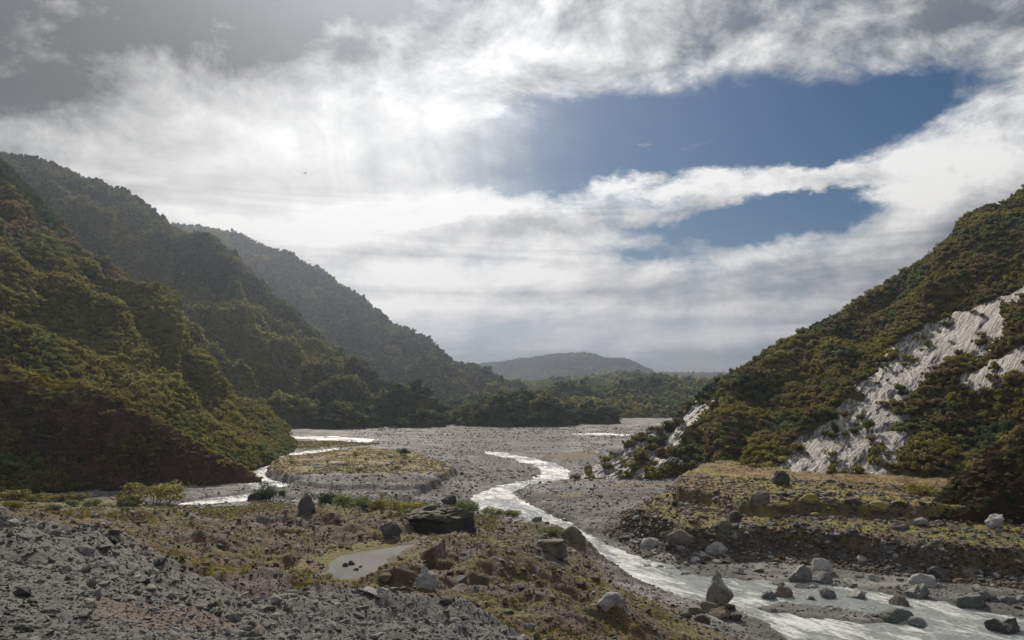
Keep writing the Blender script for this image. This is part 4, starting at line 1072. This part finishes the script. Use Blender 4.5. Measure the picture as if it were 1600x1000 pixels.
# stones one can count, along the far bank, in the river, on the moraine
RB = [rock_mesh('bank_boulder_%d' % q, 200 + q, m, 3, 4, .16, True, form=(1, .85, .62)) for q, m in enumerate([G_, M_PEB[0], M_WET, M_PEB[1], M_GREENROCK, M_REDROCK, M_PEB[2], M_PEB[0]])]
RM = [rock_mesh('moraine_boulder_%d' % q, 230 + q, m, 3, 7, .18, True, form=(1, .85, .6)) for q, m in enumerate([M_MOSSROCK, M_PEB[3], M_PEB[2], M_PEB[0], M_MOSSROCK, M_REDROCK])]
def countable(n, gen, meshes, lo, hi, label, group):
    done = 0; tries = 0
    pts = [gen() for _ in range(n)]
    xs = np.array([P_[0] for P_ in pts]); ys = np.array([P_[1] for P_ in pts]); zs = ground_z(xs, ys)
    for a, b, c in zip(xs, ys, zs):
        s = lo + (hi - lo) * random.random() ** 2.2
        mm = random.choice(meshes)
        hue = {'grey_stone': 'grey', 'pale_stone': 'pale', 'dark_stone': 'dark', 'brown_stone': 'brown', 'mossy_stone': 'mossy', 'bright_mossy_stone': 'yellow mossy',
               'wet_stone': 'wet dark grey', 'reddish_stone': 'reddish', 'green_grey_stone': 'greenish grey'}[mm.materials[0].name]
        o = obj('boulder', mm, label=hue + ' ' + label, cat='boulder', group=hue + ' ' + group)
        o.location = (a, b, max(c, -0.5) + s * 0.10); o.scale = (s * random.uniform(.8, 1.2), s * random.uniform(.8, 1.2), s * random.uniform(.75, 1.15))
        o.rotation_euler = (random.gauss(0, .15), random.gauss(0, .15), random.uniform(0, 6.28))
def bank_point():
    t_ = random.random(); px = 1010 + 620 * t_; top = 858 + 45 * t_; bot = 905 + 50 * t_ ** 1.3
    return on_plane(px, top + (bot - top) * random.random() ** .8)
countable(115, bank_point, RB, .35, 1.5, 'rounded boulder among the stones along the far river bank', 'boulders along the far river bank')
countable(14, lambda: on_plane(random.uniform(1200, 1380), random.uniform(945, 965)), RB, .3, .8, 'stone on the low gravel islet in the river', 'stones of the gravel islet')
countable(20, lambda: on_plane(random.uniform(820, 1010), random.uniform(800, 860)), RB, .4, 1.1, 'stone along the gravel bar beside the river', 'stones along the gravel bar')
def mor_point():
    while True:
        px, py = random.uniform(560, 1010), random.uniform(835, 985)
        q = hit(px, py)
        if q[2] > 2.5 and q[1] > 60 and sdist(q[:1], q[1:2], POND)[0] < -1: return q
countable(42, mor_point, RM, .3, .95, 'boulder scattered on the moraine beside the river', 'boulders scattered on the moraine')
countable(20, lambda: on_plane(random.uniform(1080, 1300), random.uniform(790, 822), 5.2), RM + [rock_mesh('mossy_hump', 250, M_BRIGHTMOSS, 3, 2, .15, True, form=(1, .9, .55))] * 3, .5, 1.5, 'boulder at the left end of the green terrace', 'boulders of the green terrace')
countable(20, lambda: on_plane(random.uniform(1100, 1440), random.uniform(772, 786), 7.4), [RM[1], RM[2], RM[5]], .5, 1.6, 'boulder along the step between the terraces', 'boulders along the terrace step')
countable(10, lambda: hit(random.uniform(20, 420), random.uniform(940, 998)), [rock_mesh('pebble_big_%d' % q, 260 + q, M_PEB[q % 2], 2, 4, .18, True, form=(1, .8, .5)) for q in range(4)], .16, .34, 'flat stone lying on the grey pebble heap', 'larger stones on the pebble heap')

# ------------------------------------------------------------------ grass and bushes
def tuft_mesh(name, mat, n, seed, lean=.5, h=1.0, w=.035):
    r = np.random.default_rng(seed); V = []; Q = []
    for k in range(n):
        a = r.uniform(0, 6.28); b = r.uniform(0, .35); p0 = np.array([math.cos(a) * b, math.sin(a) * b, -.05])
        out = np.array([math.cos(a), math.sin(a), 0]) * r.uniform(.1, lean); hh = h * r.uniform(.5, 1)
        sd2 = np.array([-math.sin(a), math.cos(a), 0]) * w
        m = p0 + out * .4 + (0, 0, hh * .6); e = p0 + out + (0, 0, hh * r.uniform(.75, 1))
        i = len(V); V += [p0 - sd2, p0 + sd2, m + sd2 * .8, m - sd2 * .8, e]
        Q += [(i, i + 1, i + 2, i + 3), (i + 3, i + 2, i + 4, i + 4)]
    V = np.array(V)
    me = bpy.data.meshes.new(name); me.from_pydata([tuple(v) for v in V], [], [q if q[2] != q[3] else q[:3] for q in Q]); me.materials.append(mat)
    return me
C_TUFT = proto_collection('grass_tuft', [tuft_mesh('tuft_%d_%d' % (k, q), M_GRASS[k], 26, 300 + 3 * k + q) for k in range(3) for q in range(2)])
def grass(name, label, x, y, keep, s0, s1, w):
    x, y = x[keep], y[keep]; z = ground_z(x, y); n = len(x)
    s = rng.uniform(s0, s1, n)
    k = rng.choice(3, n, p=np.array(w) / np.sum(w)) * 2 + rng.integers(0, 2, n)
    instancer(name, C_TUFT, np.stack([x, y, z], -1), np.stack([s * 1.3, s * 1.3, s * rng.uniform(.5, .9, n)], -1), rots(n, .1), k, label)
def inpoly(n, pg):
    a, b = pg.min(0), pg.max(0); x, y = rng.uniform(a[0], b[0], n), rng.uniform(a[1], b[1], n); return x, y, sdist(x, y, pg)
x, y, s = inpoly(16000, ISLAND); nn = fbm(x / 12, y / 12, 2.2, 3)
grass('island_grass', 'tan dry grass on the low island between the streams', x, y, (s > .5) & (nn > -.25) & (y + nn * 5 > 288), .3, .8, [6, 2, 1])
x, y, s = inpoly(2500, ISLAND2); grass('bar_grass', 'green tussocks on the far gravel bar', x, y, s > 0, .5, 1.1, [2, 5, 1])
x, y, s = inpoly(40000, TERR1); nn = fbm(x / 9, y / 9, 4.2, 3); pxx = 800 + F * x / y
grass('terrace_grass', 'short mossy grass on the green right terrace', x, y, (s > .5) & (pxx < 1700) & (nn > -.35) & (sdist(x, y, TERR2) < -1), .15, .42, [1.2, 2.5, 6])
x, y, s = inpoly(26000, TERR2); nn = fbm(x / 9, y / 9, 5.2, 3); pxx = 800 + F * x / y
grass('upper_terrace_grass', 'rusty dry grass on the upper right terrace', x, y, (s > .2) & (pxx < 1700) & (nn > -.35), .25, .7, [6, 1.5, 2])
x, y = polar(26000, 165, 250, -.66, -.02); nn = fbm(x / 11, y / 11, 6.2, 3)
grass('rim_grass', 'tan and green grass along the rim of the moraine plateau', x, y, (nn > 0.02) & (ground_z(x, y, False) > 0.6), .3, .85, [3, 4, 1])
x, y = polar(36000, 62, 190, -.64, .2); nn = fbm(x / 9, y / 9, 7.7, 3)
grass('moraine_moss', 'patches of moss and low grass on the moraine', x, y, (nn > -.02) & (y > heap_edge(x) + 6) & (ground_z(x, y, False) > 2) & (sdist(x, y, POND) < -1), .12, .42, [2, 2, 5])

BUSH = {k: [leaf_mesh('bush_%d_%d' % (k, q), M_LEAF[k], 1100, 400 + 10 * k + q, 9, 0.075, .8, 1.0, .35) for q in range(2)] for k in (0, 1, 3, 2)}
def bush(px, py, w, h, k, label, group=None, name='bush'):
    q = hit(px, py); m = math.hypot(q[0], q[1]) / F
    o = obj(name, random.choice(BUSH[k]), label=label, cat='bush', group=group)
    o.location = q - (0, 0, .15); o.scale = (w * m / 1.7, w * m / 1.7, h * m / 1.15); o.rotation_euler = (0, 0, random.uniform(0, 6.28))
bush(238, 790, 76, 36, 1, 'wide grassy dark bush beside the side stream under the rock knob')
for q, (a, b, w_, h_, k) in enumerate([(512, 790, 40, 22, 3), (540, 794, 42, 24, 0), (565, 796, 40, 20, 0), (600, 797, 40, 20, 1), (630, 800, 44, 18, 1), (655, 801, 40, 18, 0), (585, 797, 26, 14, 2)]):
    bush(a, b, w_, h_, k, 'dark green bush in the row along the moraine plateau rim', 'bushes along the plateau rim')
bush(735, 803, 40, 22, 0, 'green bush at the right end of the huge flat boulder')
bush(770, 808, 36, 16, 0, 'low green bush above the river right of the huge flat boulder')
bush(800, 808, 30, 14, 1, 'last low bush at the river end of the plateau rim')
bush(418, 783, 36, 26, 3, 'dark round bush on the little mound by the stream bend')
bush(632, 712, 20, 12, 3, 'lone dark bush on the far tip of the tan island')
bush(858, 836, 30, 14, 0, 'small green bush on the moraine edge above the mossy boulder')
bush(970, 948, 24, 16, 3, 'dark little bush behind the pale slanting slab')
bush(1054, 790, 16, 10, 3, 'single dark bush on the ramp of the right terrace')
bush(1440, 775, 40, 20, 1, 'yellow green bush where the upper terrace meets the dark spur')
for q in range(16):
    bush(random.uniform(5, 215), random.uniform(780, 800), random.uniform(16, 34), random.uniform(9, 16), random.choice([1, 1, 0]), 'low green bush in the meadow below the dark rock knob', 'low bushes of the left meadow')
for q in range(22):
    a, b = random.uniform(430, 640), random.uniform(708, 752)
    bush(a, b, random.uniform(6, 13), random.uniform(3, 6), random.choice([1, 2, 0]), 'tiny dark bush dotted on the tan island', 'tiny bushes on the island')

# ------------------------------------------------------------------ two walkers on the island's gravel
def mat_flat(name, c):
    return mat_plain(name, c, .8)
M_SKIN, M_COAT, M_COAT2, M_HAIR, M_PACK = mat_flat('skin', (.45, .28, .2)), mat_flat('dark_clothes', (.03, .03, .04)), mat_flat('red_dark_clothes', (.07, .03, .03)), mat_flat('hair', (.03, .02, .015)), mat_flat('backpack_cloth', (.05, .06, .08))
def tube_path(bm, pts, rad, seg=8):
    rings = []
    for i, (p, r) in enumerate(zip(pts, rad)):
        p = Vector(p); a = Vector(pts[max(i - 1, 0)]); b = Vector(pts[min(i + 1, len(pts) - 1)])
        d = (b - a).normalized(); q = d.to_track_quat('Z', 'Y')
        rings.append([bm.verts.new(p + q @ Vector((math.cos(2 * math.pi * k / seg) * r, math.sin(2 * math.pi * k / seg) * r, 0))) for k in range(seg)])
    for a, b in zip(rings[:-1], rings[1:]):
        for k in range(seg): bm.faces.new((a[k], a[(k + 1) % seg], b[(k + 1) % seg], b[k]))
    bm.faces.new(rings[0][::-1]); bm.faces.new(rings[-1])
def person(px, py, rz, stride, coat, label):
    q = hit(px, py)
    # one continuous skinned body in mid stride
    J = [(0, 0, .95, .15), (0, 0, 1.15, .15), (0, .01, 1.38, .17), (0, .0, 1.5, .07), (0, .02, 1.56, .06), (0, .03, 1.64, .105), (0, .03, 1.73, .10)]
    E = [(0, 1), (1, 2), (2, 3), (3, 4), (4, 5), (5, 6)]
    for sx, ph in ((-1, stride), (1, -stride)):
        b = len(J); J += [(sx * .10, 0, .88, .10), (sx * .11, ph * .5 + .03, .49, .07), (sx * .11, ph * .9 - .02, .09, .05), (sx * .12, ph * .9 + .13, .04, .04)]
        E += [(0, b), (b, b + 1), (b + 1, b + 2), (b + 2, b + 3)]
        b = len(J); J += [(sx * .20, 0, 1.40, .065), (sx * .25, -ph * .3, 1.13, .05), (sx * .24, -ph * .5 + .06, .90, .038), (sx * .24, -ph * .55 + .09, .80, .03)]
        E += [(2, b), (b, b + 1), (b + 1, b + 2), (b + 2, b + 3)]
    me = bpy.data.meshes.new('person'); me.from_pydata([j[:3] for j in J], E, [])
    me.materials.append(coat)
    o = obj('person', me, label=label, cat='person', group=None)
    sk = o.modifiers.new('skin', 'SKIN'); su = o.modifiers.new('sub', 'SUBSURF'); su.levels = su.render_levels = 1
    for v, j in zip(me.skin_vertices[0].data, J): v.radius = (j[3], j[3])
    me.skin_vertices[0].data[0].use_root = True
    o.location = q; o.rotation_euler = (0, 0, rz)
    def blob_mesh(nm, c, r, mat):
        V, T = ICO[2]; return obj(nm, mesh_arrays(nm, V * r + c, T, [mat]), parent=o)
    blob_mesh('face', (0, .055, 1.665), (.085, .085, .105), M_SKIN)
    blob_mesh('hair', (0, .0, 1.715), (.108, .11, .095), M_HAIR)
    blob_mesh('backpack', (0, -.20, 1.25), (.15, .11, .24), M_PACK)
person(592, 749, R(40), .32, M_COAT, 'walker in dark clothes with a backpack, left one of the pair on the gravel')
person(597, 749, R(40), -.28, M_COAT2, 'walker in dark clothes with a backpack, right one of the pair on the gravel')

# ------------------------------------------------------------------ a bird high in the bright sky
def bird():
    c = P(477, 271, 120)
    V, T = ICO[2]
    body = V * (.06, .2, .06) * (1 - .35 * np.abs(V[:, 1:2])); body[:, 1] += 0
    M_B = mat_plain('dark_feathers', (.02, .02, .022), .7)
    o = obj('bird', mesh_arrays('bird', body, T, [M_B]), label='small dark bird gliding against the bright sky', cat='bird')
    for sx in (-1, 1):
        W = [(.03 * sx, .09, .03), (.03 * sx, -.07, .03), (.22 * sx, .11, .12), (.22 * sx, -.06, .11), (.44 * sx, .02, .07), (.42 * sx, -.06, .065)]
        W = np.array(W + [(a, b, z_ - .012) for a, b, z_ in W])
        Fc = [(0, 1, 3, 2), (2, 3, 5, 4), (6, 8, 9, 7), (8, 10, 11, 9), (0, 2, 8, 6), (2, 4, 10, 8), (1, 7, 9, 3), (3, 9, 11, 5), (4, 5, 11, 10)]
        me = bpy.data.meshes.new('wing'); me.from_pydata([tuple(w) for w in W], [], Fc); me.materials.append(M_B)
        obj('wing', me, parent=o)
    tl = bpy.data.meshes.new('tail'); tl.from_pydata([(-.03, -.15, 0), (.03, -.15, 0), (.07, -.32, .01), (-.07, -.32, .01), (0, -.15, -.02), (0, -.32, -.005)], [], [(0, 1, 2, 3), (0, 3, 5, 4), (1, 4, 5, 2), (0, 4, 1), (3, 2, 5)]); tl.materials.append(M_B)
    obj('tail', tl, parent=o)
    o.location = c; o.rotation_euler = (R(10), R(-25), R(60))
bird()

# ------------------------------------------------------------------ haze
if HAZE_DENSITY > 0:
    bm = bmesh.new(); bmesh.ops.create_cube(bm, size=1.0)
    hz = bpy.data.meshes.new('haze'); bm.to_mesh(hz); bm.free()
    m = bpy.data.materials.new('haze_air'); m.use_nodes = True; t = m.node_tree; t.nodes.clear()
    out = t.nodes.new('ShaderNodeOutputMaterial'); pv = t.nodes.new('ShaderNodeVolumePrincipled')
    pv.inputs['Color'].default_value = (0.68, 0.79, 1.0, 1); pv.inputs['Density'].default_value = HAZE_DENSITY; pv.inputs['Anisotropy'].default_value = 0.80
    t.links.new(pv.outputs[0], out.inputs['Volume'])
    hz.materials.append(m)
    o = obj('haze', hz, kind='stuff', label='thin pale haze filling the valley air')
    o.scale = (12400, 7800, 430); o.location = (0, 1900, 209)
